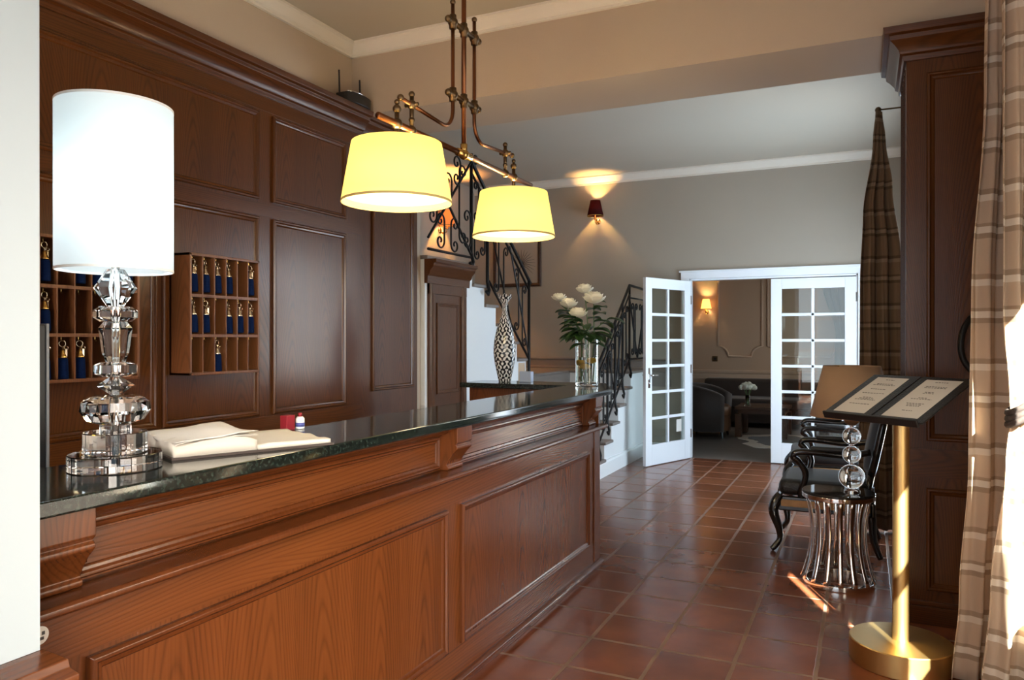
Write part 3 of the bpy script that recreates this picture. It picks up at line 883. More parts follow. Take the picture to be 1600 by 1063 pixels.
# crystal table lamp
LX, LY = -1.62, 1.225
tl = thing('table_lamp', (LX, LY, TZ), 'tall table lamp of stacked crystal pieces with a white drum shade on the counter', 'lamp')
def facet(prof, name, seg=10, smooth=False):
    return obj(name, MB().lathe(prof, (LX, LY, TZ), seg, cap=True), M['crystal'], tl, smooth=smooth)
facet([(.100,0.0005),(.102,.002),(.102,.036),(.100,.038)], 'base_disc', 40)
facet([(.068,.0385),(.070,.041),(.070,.086),(.068,.088)], 'base_disc', 40)
facet([(.034,.0885),(.034,.104)], 'collar', 24)
facet([(.03,.1045),(.062,.116),(.078,.140),(.074,.160),(.055,.172),(.03,.176)], 'crystal_bead', 16)
facet([(.012,.1765),(.043,.199),(.012,.2185)], 'crystal_bead', 10)
facet([(.03,.219),(.047,.226),(.047,.247),(.03,.254)], 'crystal_bead', 12)
facet([(.022,.2545),(.030,.275),(.038,.335),(.026,.350)], 'crystal_bead', 10)
facet([(.036,.3505),(.050,.360),(.050,.376),(.036,.386)], 'crystal_bead', 10)
facet([(.018,.3865),(.047,.430),(.020,.475)], 'crystal_bead', 8)
obj('rod', MB().tube([(LX,LY,TZ+.010),(LX,LY,TZ+.478)], .0065, 14).tube([(LX,LY,TZ+.4755),(LX,LY,TZ+.845)], .009, 14), M['chrome'], tl, smooth=True)
sh = obj('lamp_shade', MB().lathe([(.1265,.472),(.1265,.862)], (LX, LY, TZ), 64), M['shade_white'], tl, smooth=True, solid=.002)
for z in (.473, .861):
    obj('shade_trim', MB().lathe([(.1255,z-.003),(.1280,z-.003),(.1280,z+.003),(.1255,z+.003),(.1255,z-.003)], (LX,LY,TZ), 64), M['white'], tl)
mb = MB()
for a in range(3):
    t = a*2*PI/3
    mb.tube([(LX,LY,TZ+.84),(LX+.126*math.cos(t),LY+.126*math.sin(t),TZ+.858)], .003, 6)
obj('shade_spider', mb, M['chrome'], tl)
obj('bulb', MB().ball((LX,LY,TZ+.70), .03), M['bulb'], tl, smooth=True)
add_light('table_lamp_light', 'POINT', (LX+.05, LY-.02, TZ+.62), 4, (.86,.96,1.0), radius=.05)

# open guest book
BK = Matrix.Translation((-1.635, 1.625, TZ)) @ Matrix.Rotation(R(66), 4, 'Z')
bk = thing('guest_book', (-1.635, 1.625, TZ), 'open guest book with curling pages lying on the counter beside the crystal lamp', 'book')
obj('book_cover', MB().box(-.225, .225, -.155, .155, .0, .006).xform(BK), M['cover'], bk)
def page_block(s0, s1, h, name, wav, mat='paper'):
    def topz(u, v):
        x = u; base = h*(1 - .25*((abs(x)-.0)/.21)**2)
        return .006 + base*(1 - .35*math.exp(-abs(x)/.025)) + wav*1.5*(math.sin(v*7+x*14)*.5+math.sin(v*4-x*22)*.5)*(abs(x)/.21)
    nu, nv = 22, 16; mb = MB(); vs = []; fs = []
    for j in range(nv+1):
        for i in range(nu+1):
            x = s0+(s1-s0)*i/nu; y = -.148+.296*j/nv
            vs.append((x, y, topz(x, y*10)))
    for j in range(nv+1):
        for i in range(nu+1):
            x = s0+(s1-s0)*i/nu; y = -.148+.296*j/nv
            vs.append((x, y, .0062))
    w = nu+1; off = w*(nv+1)
    for j in range(nv):
        for i in range(nu):
            a = j*w+i; fs += [(a,a+1,a+w+1,a+w), (off+a,off+a+w,off+a+w+1,off+a+1)]
    for i in range(nu):
        a = i; fs.append((a, off+a, off+a+1, a+1)); a = nv*w+i; fs.append((a, a+1, off+a+1, off+a))
    for j in range(nv):
        a = j*w; fs.append((a, a+w, off+a+w, off+a)); a = j*w+nu; fs.append((a, off+a, off+a+w, a+w))
    mb.add(vs, fs); mb.xform(BK)
    return obj(name, mb, M[mat], bk, smooth=True)
page_block(-.218, -.002, .040, 'page_block', .007)
page_block(.002, .218, .016, 'page_block', .002)
def loose(off, amp, name):
    def fn(u, v):
        x = -.215 + .214*u; y = -.146 + .292*v
        return (x, y - .006*off, .050 + .006*off + amp*math.sin(u*5+off)*math.sin(v*6+off) - .022*(1-u)**2 - .012*max(0,u-.75)*4*.5)
    return obj(name, MB().grid(fn, 20, 16).xform(BK), M['paper_white'], bk, smooth=True, solid=.0006)
loose(0, .004, 'loose_page'); loose(1, .005, 'loose_page'); loose(2, .006, 'loose_page')
mb = MB()
for i in range(16):
    y = .11 - .014*i
    mb.box(.04, .10 + .08*random.random(), y, y+.0012, .0195, .0200)
# glue bottle and red box on the inner edge
gb = thing('small_bottle', (-1.755, 2.03, TZ), 'tiny white bottle with a red cap and blue band behind the open book', 'bottle')
obj('body', MB().lathe([(0,0),(.014,0),(.015,.003),(.015,.036),(.009,.042),(0,.042)], (-1.755,2.03,TZ), 20), M['white'], gb, smooth=True)
obj('cap', MB().lathe([(0,.0425),(.008,.0425),(.007,.054),(0,.056)], (-1.755,2.03,TZ), 16), M['red'], gb, smooth=True)
obj('label_band', MB().lathe([(.0153,.008),(.0155,.008),(.0155,.022),(.0153,.022)], (-1.755,2.03,TZ), 20), plain('blue_band', (.08,.10,.35), .5), gb, smooth=True)
solo('small_box', MB().box(-1.785,-1.755,1.965,2.005,TZ,TZ+.05), M['red'], (-1.77,1.985,TZ), 'small dark red box beside the tiny bottle behind the open book', 'box', bevel=.002)

# monitor on the desk behind the white wall end
mo = thing('monitor', (-2.08, 1.12, .7405), 'dark computer monitor seen edge on behind the crystal lamp', 'monitor')
obj('stand', MB().box(-2.16,-2.00,1.00,1.24,.7405,.752).box(-2.085,-2.07,1.09,1.15,.752,1.10), M['black'], mo, bevel=.003)
obj('screen', MB().box(-2.098,-2.066,.87,1.348,1.03,1.44), M['black'], mo, bevel=.004)
obj('bezel', MB().box(-2.100,-2.064,1.3485,1.356,1.028,1.442), M['monitor_edge'], mo, bevel=.001)

# patterned vase
VX, VY = -2.335, 4.86
vz = MB().lathe([(0,0),(.040,0),(.044,.01),(.047,.03),(.060,.09),(.074,.16),(.079,.22),(.074,.29),(.058,.37),(.038,.43),(.022,.48),(.016,.515),(.016,.54),(.022,.565),(.034,.590),(.046,.612),(.050,.622)], (VX,VY,TZ), 40)
nv = len(vz.v)
for i, (x, y, z) in enumerate(vz.v):
    if z > TZ+.58:
        a = math.atan2(y-VY, x-VX); vz.v[i] = (x, y, z + .012*math.cos(6*a)*(z-TZ-.58)/.04)
solo('patterned_vase', vz, M['damask'], (VX,VY,TZ), 'tall slender black and white damask patterned vase on the counter wing', 'vase', smooth=True, solid=.003)
# card holder beside it
ch = thing('card_holder', (-2.20, 4.93, TZ), 'small pale blue card holder with white cards right of the patterned vase', 'card holder')
obj('tray', MB().box(-2.24,-2.15,4.905,4.955,TZ,TZ+.075), M['blue'], ch, bevel=.003)
obj('card_stack', MB().box(-2.262,-2.212,4.935,4.948,TZ+.0,TZ+.135), M['paper_white'], ch, bevel=.001)

# glass vase with roses
GX, GY = -1.645, 4.67
gv = thing('glass_vase', (GX, GY, TZ), 'clear cylindrical glass vase of white roses at the far end of the counter', 'vase')
obj('vessel', MB().lathe([(0,0),(.072,0),(.0755,.004),(.0755,.33),(.0715,.33),(.0715,.022),(.066,.016),(0,.016)], (GX,GY,TZ), 40), M['vase_glass'], gv, smooth='auto')
obj('water', MB().lathe([(0,.0165),(.066,.0165),(.0708,.023),(.0708,.19),(0,.19)], (GX,GY,TZ), 40), glass('water', (.97,1,.95), 1.33), gv, smooth='auto')

def petal_grid(mb, base, direction, L, W, curl, cup):
    d = Vector(direction).normalized()
    side = d.cross(Vector((0,0,1)))
    if side.length < .05: side = Vector((1,0,0))
    side.normalize(); nrm = side.cross(d)
    def fn(u, v):
        w = W*math.sin(PI*(.12+.80*v))**.7
        x = (u-.5)*w
        return Vector(base) + d*(L*v) + side*x + nrm*(cup*math.sin(PI*v) - curl*v*v - cup*1.5*(2*x/W)**2 if W else 0)
    mb.grid(fn, 4, 6)

def rose_bloom(mb, c, r):
    c = Vector(c)
    mb.ball(c + Vector((0,0,r*.10)), r*.50, 12, 8, sc=(1,1,1.35))
    for ring, (n, rho, top, flare) in enumerate(((3,.50,.80,.0),(4,.70,.74,.08),(5,.90,.58,.18),(6,1.02,.25,.32))):
        for i in range(n):
            a = 2*PI*i/n + ring*.7 + random.random()*.25
            wid = 2*PI/n*1.35
            jit = random.uniform(.92, 1.06)
            def fn(u, v):
                sp_ = math.sin(PI*(.10+.78*v))**.5
                t = a + (u-.5)*wid*sp_
                rad = r*rho*jit*(math.sin(min(v*1.25, 1)*PI*.5)**.7) + r*flare*v*v - r*.10*(1-flare*4)*max(0, v-.6)
                z = -r*.68 + r*(.68+top)*v - r*.16*(2*u-1)**2*v
                return (c.x+rad*math.cos(t), c.y+rad*math.sin(t), c.z+z)
            mb.grid(fn, 6, 7)

def leaf_grid(mb, p, direction, L, W, droop):
    d = Vector(direction).normalized(); side = d.cross(Vector((0,0,1))).normalized()
    def fn(u, v):
        w = W*math.sin(PI*min(1,(.04+.96*v)))**.8
        s = (u-.5)*w
        return Vector(p) + d*L*v + side*s + Vector((0,0, abs(s)*.35 - droop*L*v*v))
    mb.grid(fn, 4, 8)

ROSES = [((-1.845,4.68,1.675), .038, 'white rose at the far left of the bouquet, half open'),
         ((-1.757,4.63,1.632), .046, 'round white rose lower left in the bouquet, second from the left'),
         ((-1.672,4.70,1.728), .044, 'topmost white rose of the bouquet'),
         ((-1.595,4.66,1.664), .056, 'largest white rose, at the right of the bouquet'),
         ((-1.668,4.56,1.565), .046, 'lowest white rose at the front of the bouquet')]
AN = [2.9, 3.9, 1.7, .3, 4.9]
for i, (c, r, lab) in enumerate(ROSES):
    t = thing('rose', (GX + (c[0]-GX)*.25, GY + (c[1]-GY)*.25, TZ+.03), lab, 'rose', 'white roses in the glass vase')
    mb = MB(); rose_bloom(mb, c, r)
    obj('bloom', mb, M['petal'], t, smooth=True, solid=.0012)
    b = Vector((GX + .03*math.cos(AN[i]), GY + .03*math.sin(AN[i]), TZ+.03))
    m1 = Vector((GX + .045*math.cos(AN[i]), GY + .045*math.sin(AN[i]), TZ+.32))
    path = smooth_path([b, (b+m1)/2, m1, Vector(c)*.5+m1*.5+Vector((0,0,.015)), Vector(c)-Vector((0,0,r*.5))], 6)
    obj('stem', MB().tube(path, .0035, 7), M['stem'], t, smooth=True)
    for k in range(9):
        q = path[max(13, len(path)-5 - k*2)]
        a = AN[i] + (k-4)*.26 + (.9 if k%2 else -.1)*(-1)**i*.35
        mb = MB(); leaf_grid(mb, q, (math.cos(a), math.sin(a)*.8, .35 - .06*k), .115+.035*random.random(), .074, .30)
        obj('leaf', mb, M['leaf'], t, smooth=True, solid=.001)
# broad leaves spreading over the rim, one sprig each
for (a, L, z, lab) in ((2.6,.20,.335,'broad dark green leaf sprig leaning out left over the vase rim'), (.55,.19,.345,'broad dark green leaf sprig leaning out right over the vase rim'), (-1.6,.14,.335,'broad dark green leaf sprig drooping at the front of the vase rim')):
    t = thing('leaf_sprig', (GX, GY, TZ+.03), lab, 'leaves', 'leaf sprigs in the glass vase')
    o = Vector((math.cos(a), math.sin(a), 0))
    p0 = Vector((GX,GY,TZ+.05)) - o*.03; p1 = Vector((GX,GY,TZ+z)) + o*.035; p2 = p1 + o*L*.6 + Vector((0,0,.10))
    path = smooth_path([p0, (p0+p1)/2, p1, p2], 6)
    obj('stem', MB().tube(path, .003, 6), M['stem'], t, smooth=True)
    for k, f in enumerate((9, 11, 13, 15, 17)):
        s = 1 if k % 2 else -1
        dd = o*1.0 + Vector((-o.y, o.x, 0))*.75*s + Vector((0,0,.25))
        mb = MB(); leaf_grid(mb, path[min(f,len(path)-1)], dd, .13, .078, .45)
        obj('leaf', mb, M['leaf'], t, smooth=True, solid=.001)
# yellow flowers sunk inside the vase
for (x, y, z, lab) in ((-.030,-.02,.150,'yellow flower inside the glass vase on its left'), (.030,-.01,.165,'yellow flower inside the glass vase on its right'), (.0,-.035,.125,'lowest yellow flower inside the glass vase')):
    t = thing('yellow_flower', (GX+x, GY+y, TZ+.02), lab, 'flower', 'yellow flowers inside the glass vase')
    mb = MB(); rose_bloom(mb, (GX+x, GY+y, TZ+z), .027)
    obj('bloom', mb, M['yellow'], t, smooth=True)
    obj('stem', MB().tube([(GX+x*.3,GY+y*.3,TZ+.02),(GX+x,GY+y,TZ+z-.008)], .003, 6), M['stem'], t)

# ================================================================== KEY RACKS
RX0, RX1 = -3.095, -2.955
def key_rack(y0, label):
    rk = thing('key_rack', (RX0, y0+.23, 1.22), label, 'key rack', 'wooden key racks on the panelling')
    W, H, c = .462, .60, .075
    obj('back_panel', MB().box(RX0, RX0+.012, y0, y0+W, 1.22, 1.22+H), M['rack_z'], rk)
    mb = MB().box(RX0, RX1, y0, y0+.012, 1.22, 1.82).box(RX0, RX1, y0+W-.012, y0+W, 1.22, 1.82)
    mb.box(RX0, RX1, y0, y0+W, 1.22, 1.234).box(RX0, RX1, y0, y0+W, 1.806, 1.82)
    obj('case', mb, M['rack_z'], rk, bevel=.002)
    for z in (1.415, 1.612): obj('shelf', MB().box(RX0+.012, RX1-.002, y0+.012, y0+W-.012, z-.007, z+.007), M['rack_z'], rk)
    for r_ in range(3):
        for i in range(1, 6):
            y = y0+.006 + c*i
            obj('divider', MB().box(RX0+.012, RX1-.003, y-.003, y+.003, (1.234,1.422,1.619)[r_], (1.408,1.605,1.806)[r_]), M['rack_z'], rk)
    for r_ in range(3):
        for i in range(6):
            y = y0+.006+c*(i+.5); z = (1.408,1.605,1.806)[r_]
            obj('hook', MB().tube([(RX1-.035,y,z),(RX1-.035,y,z-.012),(RX1-.031,y,z-.018),(RX1-.025,y,z-.016)], .0016, 5), M['brass'], rk)
    return y0
yr = key_rack(2.635, 'wooden pigeonhole key rack to the right of the crystal lamp')
yl = key_rack(1.895, 'wooden pigeonhole key rack half hidden behind the crystal lamp')

def make_key(loc, label, group, bellmat):
    k = thing('room_key', loc, label, 'key', group)
    obj('ring', MB().tube([(0,.009*math.cos(a*2*PI/14),-.011+.011*math.sin(a*2*PI/14)) for a in range(14)], .0013, 5, closed=True), M['silver'], k, world_space=False, smooth=True)
    obj('chain', MB().tube([(0,0,-.021),(.002,.001,-.028),(0,0,-.034)], .0022, 5), M['silver'], k, world_space=False)
    obj('bell_cap', MB().lathe([(.003,-.032),(.006,-.036),(.007,-.044),(.011,-.054),(.0145,-.060),(.0135,-.062)], seg=16, cap=True), M[bellmat], k, world_space=False, smooth=True)
    obj('tassel', MB().lathe([(.013,-.062),(.0155,-.070),(.0165,-.10),(.0175,-.135),(.016,-.139)], seg=18, cap=True), M['tassel'], k, world_space=False, smooth=True)
    obj('key_blade', MB().box(-.001,.001,.008,.013,-.065,-.030).tube([(0,.0105+.006*math.cos(a*2*PI/10),-.026+.006*math.sin(a*2*PI/10)) for a in range(10)], .0015, 5, closed=True), M['silver'], k, world_space=False)
    for ch_ in k.children: ch_.scale = (1.35, 1.35, 1.14)
    return k
ORD = ['first', 'second', 'third', 'fourth', 'fifth', 'sixth']
ROWN = ['bottom', 'middle', 'top']
protos = {}
def place_keys(y0, spec, side):
    for r_, cols in spec:
        for i in cols:
            loc = Vector((RX1-.028, y0+.006+.075*(i+.5), (1.408,1.605,1.806)[r_]-.016))
            if r_ == 1 and i == 3: loc.z -= .004
            mat = 'silver' if side.startswith('right') else 'brass'
            lab = f'{mat} bell key with blue tassel, {ROWN[r_]} row, {ORD[i]} compartment of {side}'
            grp = 'room keys in the rack ' + ('beside' if mat == 'silver' else 'behind') + ' the crystal lamp'
            if mat not in protos:
                protos[mat] = make_key(loc, lab, grp, mat)
            else:
                k = dup(protos[mat]); k.location = loc; k['label'] = lab; k['group'] = grp
                k.rotation_euler = (0, 0, random.uniform(-.5,.5))
place_keys(yr, [(2,(0,1,2,3,5)), (1,(0,1,3,4,5)), (0,(2,))], 'right rack')
place_keys(yl, [(2,(0,2,3,5)), (1,(0,)), (0,(0,1,2))], 'left rack')

# router on the cornice
ro = thing('router', (-3.06, 4.05, 2.9305), 'black wireless router with two aerials on the panelling cornice below the ceiling corner', 'router')
arcp = [(-3.11,3.94),(-3.11,4.19)] + [(-3.025+.045*math.cos(a), 4.065+.125*math.sin(a)) for a in [PI/2-PI*i/10 for i in range(11)]]
obj('case', MB().prism(arcp, 2.9305, 3.000), M['black'], ro, bevel=.004)
obj('rim', MB().tube([(x+.001, y, 3.000) for x, y in arcp[2:]], .004, 6), M['chrome'], ro, smooth=True)
for y in (3.955, 4.175):
    obj('aerial', MB().tube([(-3.09,y,2.98),(-3.095,y,3.15)], .006, 8), M['black'], ro)

# ================================================================== PENDANT LAMP
PLX, PY = -1.63, 2.97
pe = thing('pendant_lamp', (PLX, PY, 2.20), 'two-shade pendant lamp of copper pipes hanging over the counter', 'pendant lamp')
obj('down_rod', MB().tube([(PLX,PY,2.23),(PLX,PY,HZ-.03)], .011, 12), M['copper'], pe, smooth=True)
obj('ceiling_rose', MB().lathe([(0,-.035),(.03,-.035),(.055,-.015),(.06,0)], (PLX,PY,HZ), 24), M['bronze'], pe, smooth=True)
obj('crossbar', MB().tube([(PLX,2.31,2.228),(PLX,3.72,2.228)], .0125, 12), M['copper'], pe, smooth=True)
obj('hub', MB().ball((PLX,PY,2.228), .024, 14, 8).tube([(PLX,PY-.06,2.228),(PLX,PY+.06,2.228)], .017, 12).tube([(PLX,PY,2.228),(PLX,PY,2.275)], .016, 12), M['brass'], pe, smooth=True)
for s in (-1, 1):
    y0 = PY + s*.10
    pts = [(PLX,y0,2.865),(PLX,y0,2.40)] + [(PLX, y0 + s*.085*(1-math.cos(a)), 2.40-.085*math.sin(a)) for a in [PI/2*i/8 for i in range(1,9)]] + [(PLX,PY+s*.50,2.335)]
    obj('side_pipe', MB().tube(pts, .0085, 10), M['copper'], pe, smooth=True)
    obj('pipe_end', MB().ball((PLX,y0,2.872), .013, 10, 6).ball((PLX,PY+s*.51,2.336), .014, 10, 6), M['bronze'], pe, smooth=True)
    yc = PY + s*.43
    mb = MB().tube([(PLX,yc,2.22),(PLX,yc,2.365)], .009, 10).ball((PLX,yc,2.33), .02, 10, 7).ball((PLX,yc,2.372), .013, 10, 7).tube([(PLX-.03,yc,2.33),(PLX+.03,yc,2.33)], .008, 8).ball((PLX,yc,2.228), .02, 10, 7).ball((PLX,yc,2.27), .013, 8, 6)
    obj('valve', mb, M['bronze'], pe, smooth=True)
for z in (2.785, 2.467):
    mb = MB().tube([(PLX,PY-.13,z),(PLX,PY+.13,z)], .012, 10)
    for s in (-1, 0, 1): mb.ball((PLX,PY+s*.10,z), .023, 12, 8).tube([(PLX,PY+s*.1,z-.03),(PLX,PY+s*.1,z+.03)], .016, 10)
    for s in (-1, 1): mb.ball((PLX,PY+s*.14,z), .016, 10, 6)
    obj('clamp', mb, M['bronze'], pe, smooth=True)
for y in (2.435, 3.50):
    mb = MB().tube([(PLX,y,2.30),(PLX,y,2.08)], .009, 10).ball((PLX,y,2.228), .022, 10, 7).ball((PLX,y,2.285), .017, 10, 7).ball((PLX,y,2.312), .011, 8, 6).lathe([(0,0),(.03,0),(.03,-.02),(.022,-.05),(0,-.05)], (PLX,y,2.085), 16)
    obj('lamp_holder', mb, M['bronze'], pe, smooth=True)
    s_ = obj('lamp_shade', MB().lathe([(.211,1.925),(.172,2.150)], (PLX,y,0), 56), M['shade_yellow'], pe, smooth=True, solid=.002)
    obj('shade_trim', MB().lathe([(.2095,1.921),(.2125,1.921),(.2115,1.930),(.2085,1.930),(.2095,1.921)], (PLX,y,0), 56), plain('cream_braid', (.55,.42,.16), .7) if y < 3 else bpy.data.materials['cream_braid'], s_)
    mb = MB()
    for a in range(3):
        t = a*2*PI/3 + .4
        mb.tube([(PLX,y,2.10),(PLX+.171*math.cos(t),y+.171*math.sin(t),2.145)], .0025, 6)
    obj('shade_spider', mb, M['brass'], pe)
    obj('diffuser', MB().lathe([(0,1.945),(.203,1.945),(.203,1.948),(0,1.948)], (PLX,y,0), 48), M['diffuser'], pe)
    obj('bulb', MB().ball((PLX,y,2.02), .03), M['bulb'], pe, smooth=True)
    add_light('pendant_light', 'POINT', (PLX, y, 1.90), 12, (1.0,.80,.50), radius=.09)
    add_light('pendant_light_upper', 'POINT', (PLX, y+.0, 2.11), 16, (1.0,.78,.46), radius=.04)

# ================================================================== IRON RAILINGS
def rail_x(x):
    return lambda y, z: (x, y, z)
def scroll(c, r, turns, a0, s=1, n=26, x=0):
    out = []
    for i in range(n+1):
        t = i/n; a = a0 + s*turns*2*PI*t; rr = r*(1-.82*t)
        out.append((x, c[0]+rr*math.cos(a), c[1]+rr*math.sin(a)))
    return out
def c_scroll(x, y, z, h, r, flip=1):
    """long bowed stroke with a curl at both ends"""
    up = scroll((y, z+h/2-r), r, 1.1, PI if flip > 0 else 0, -flip, x=x)
    dn = scroll((y, z-h/2+r), r, 1.1, PI if flip > 0 else 0, flip, x=x)
    return list(reversed(up)) + dn
IR = M['iron']

ru = thing('stair_railing', (-3.12, 6.4, 1.03), 'black wrought iron scroll railing climbing the upper stair flight and landing above the small door', 'railing')
X = -3.115
def upper_z(y): return 2.0 + (7.06-y)*.765
obj('handrail', MB().tube([(X,7.10,1.97),(X,7.06,2.0),(X,5.83,upper_z(5.83)),(X,5.80,2.98)], .016, 8).tube([(X,7.06,1.90),(X,5.83,upper_z(5.83)-.10)], .011, 8), IR, ru, smooth=True)
obj('bottom_rail', MB().tube([(X,6.15,1.93),(X,7.06,1.19)], .011, 8), IR, ru, smooth=True)
for y, z0, z1 in ((7.06,.96,2.0), (6.12,1.80,2.72), (5.81,2.03,3.02)):
    obj('post', MB().tube([(X+.02,y-.06,z0+.03),(X+.02,y-.02,z0),(X+.02,y,z0+.04),(X,y,z0+.12),(X,y,z1)], .015, 8), IR, ru, smooth=True)
for k, y in enumerate((6.30, 6.52, 6.75, 6.95)):
    zc = (upper_z(y)-.10 + 1.19+(7.06-y)*.81)/2
    h = .62
    obj('scroll', MB().tube(c_scroll(X, y, zc, h, .055, 1 if k % 2 else -1), .008, 6), IR, ru, smooth=True)
obj('bar', MB().tube([(X,6.12,2.55),(X,6.62,1.56)], .009, 6).tube([(X,6.60,2.30),(X,7.05,1.25)], .009, 6), IR, ru)
# level stretch along the upper landing
obj('handrail', MB().tube([(X,5.09,2.97),(X,5.81,2.97)], .013, 8), IR, ru, smooth=True)
obj('bottom_rail', MB().tube([(X,5.09,2.11),(X,5.81,2.11)], .011, 8), IR, ru, smooth=True)
obj('bar', MB().tube([(X,5.81,2.95),(X,5.40,2.52)], .011, 6).tube([(X,5.40,2.52),(X,5.81,2.13)], .011, 6).tube([(X,5.40,2.52),(X,5.09,2.20)], .011, 6).tube([(X,5.40,2.52),(X,5.09,2.86)], .009, 6), IR, ru)
for y, z, h, f in ((5.66,2.55,.68,1), (5.55,2.82,.26,-1), (5.52,2.27,.30,1), (5.28,2.28,.30,-1), (5.22,2.72,.34,1), (5.40,2.66,.24,-1), (5.16,2.45,.26,-1), (5.73,2.35,.34,-1)):
    obj('scroll', MB().tube(c_scroll(X, y, z, h, min(.065,h*.3), f), .008, 6), IR, ru, smooth=True)
for y, z, h, f in ((5.90,2.62,.36,-1), (5.92,2.25,.30,1), (6.02,2.42,.55,-1)):
    obj('scroll', MB().tube(c_scroll(X, y, z, h, .05, f), .008, 6), IR, ru, smooth=True)
obj('finial', MB().tube(scroll((5.88,2.99), .055, 1.2, PI, 1, x=X), .010, 6).ball((X,5.87,2.98), .025, 10, 7), IR, ru, smooth=True)

rl = thing('stair_railing', (-2.38, 7.7, .17), 'black wrought iron scroll railing on the lower stair flight behind the counter end', 'railing')
X = -2.385
def low_z(y): return 2.0 - (8.2-y)*.79
obj('handrail', MB().tube([(X,7.05,low_z(7.05)-.04),(X,7.10,low_z(7.10)),(X,8.2,2.0),(X,8.86,1.985)], .016, 8).tube([(X,7.10,low_z(7.10)-.10),(X,8.2,1.90)], .010, 8).tube([(X,8.2,1.86),(X,8.86,1.86)], .009, 8), IR, rl, smooth=True)
obj('bottom_rail', MB().tube([(X,7.12,.36),(X,8.2,1.17),(X,8.86,1.17)], .011, 8), IR, rl, smooth=True)
for y, z0, z1 in ((8.2,.97,2.0), (7.93,.76,1.78), (7.66,.60,1.57), (7.40,.42,1.36), (7.12,.20,1.15)):
    obj('post', MB().tube([(X+.02,y-.06,z0+.03),(X+.02,y-.02,z0),(X+.02,y,z0+.04),(X,y,z0+.12),(X,y,z1)], .013, 8), IR, rl, smooth=True)
for k, y in enumerate((7.22, 7.32, 7.48, 7.58, 7.75, 7.84, 8.02, 8.11)):
    zc = (low_z(y)-.10 + .36+(y-7.12)*.75)/2
    obj('scroll', MB().tube(c_scroll(X, y, zc, .60, .045, 1 if k % 2 else -1), .008, 6), IR, rl, smooth=True)
for k, y in enumerate((8.32, 8.48, 8.64, 8.78)):
    obj('scroll', MB().tube(c_scroll(X, y, 1.51, .60, .05, 1 if k % 2 else -1), .008, 6), IR, rl, smooth=True)
obj('bar', MB().tube([(X,8.2,1.86),(X,8.52,1.17)], .010, 6).tube([(X,8.52,1.17),(X,8.86,1.86)], .010, 6).tube([(X,7.93,1.68),(X,7.66,.80)], .009, 6).tube([(X,7.40,1.28),(X,7.66,.80)], .009, 6), IR, rl)

# ================================================================== PICTURE, SCONCES
pf = thing('picture_frame', (-4.08, 8.86, 2.07), 'dark framed picture with thin fern-like strokes on the wall above the stairs', 'picture')
FRP = [(0,0),(0,.018),(.010,.026),(.030,.022),(.045,.012),(.05,0)]
obj('frame', MB().frame((-4.42,8.869,2.07), (1,0,0), (0,0,1), (0,-1,0), .68, .84, FRP), M['dark_x'], pf, bevel=.001)
obj('sheet', MB().box(-4.375,-3.785,8.862,8.868,2.115,2.865), M['wall_far'], pf)
mb = MB()
for k in range(13):
    a = -.6 + k*.24
    p = Vector((-4.02, 8.860, 2.36)); o = Vector((math.cos(a), 0, math.sin(a)))
    mb.tube([p, p + o*.10 + Vector((0,0,.01)), p + o*.20 + Vector((0,0,-.01))], [.004,.003,.001], 5)
mb.tube([(-4.02,8.860,2.36),(-4.08,8.860,2.14)], .004, 5)
obj('fern_drawing', mb, M['ink'], pf)

def sconce(loc, face, label, shade, light_col, energy, s=1.0):
    """face: unit vector away from the wall"""
    L = Vector(loc); F = Vector(face); S = Vector((-F.y, F.x, 0))
    t = thing('wall_sconce', loc, label, 'wall lamp', None)
    q = Matrix.Translation(L) @ F.to_track_quat('Z', 'Y').to_matrix().to_4x4()
    obj('backplate', MB().lathe([(0,0),(.035*s,0),(.038*s,.006),(.03*s,.014),(.012*s,.02),(0,.022)], seg=20).xform(q), M['brass'], t, smooth=True)
    e = L + F*.105*s
    obj('arm', MB().tube(smooth_path([L, L+F*.05*s-Vector((0,0,.035*s)), L+F*.095*s-Vector((0,0,.02*s)), e+Vector((0,0,.02*s))], 6), .006*s, 8).ball(L+F*.045*s-Vector((0,0,.03*s)), .014*s, 10, 7), M['brass'], t, smooth=True)
    obj('candle_tube', MB().lathe([(0,0),(.02*s,0),(.024*s,.008),(.011*s,.012),(.011*s,.075*s),(0,.075*s)], tuple(e+Vector((0,0,.012*s))), 14), M['brass'], t, smooth=True)
    obj('lamp_shade', MB().lathe([(.100*s,.055*s),(.060*s,.245*s)], tuple(e), 36), M[shade], t, smooth=True, solid=.002)
    obj('shade_trim', MB().lathe([(.099*s,.052*s),(.102*s,.052*s),(.101*s,.060*s),(.098*s,.060*s),(.099*s,.052*s)], tuple(e), 36), M['brass'], t)
    obj('bulb', MB().ball(tuple(e+Vector((0,0,.12*s))), .022*s, 12, 8, sc=(1,1,1.5)), M['bulb'], t, smooth=True)
    add_light('sconce_light', 'POINT', e+Vector((0,0,.17*s)), energy, light_col, radius=.02)
    return t
sconce((-2.98,8.87,2.845), (0,-1,0), 'brass wall lamp with dark red shade on the hall wall left of the doors', 'shade_red', (1.0,.58,.20), 26)
sconce((-4.70,7.95,2.72), (1,0,0), 'brass wall lamp with glowing orange shade on the stairwell wall behind the railing', 'shade_orange', (1.0,.40,.09), 105)
sconce((-2.46,13.2,1.86), (0,-1,0), 'wall lamp with glowing cream shade on the lounge wall through the doorway', 'shade_cream', (1.0,.62,.26), 14, .9)

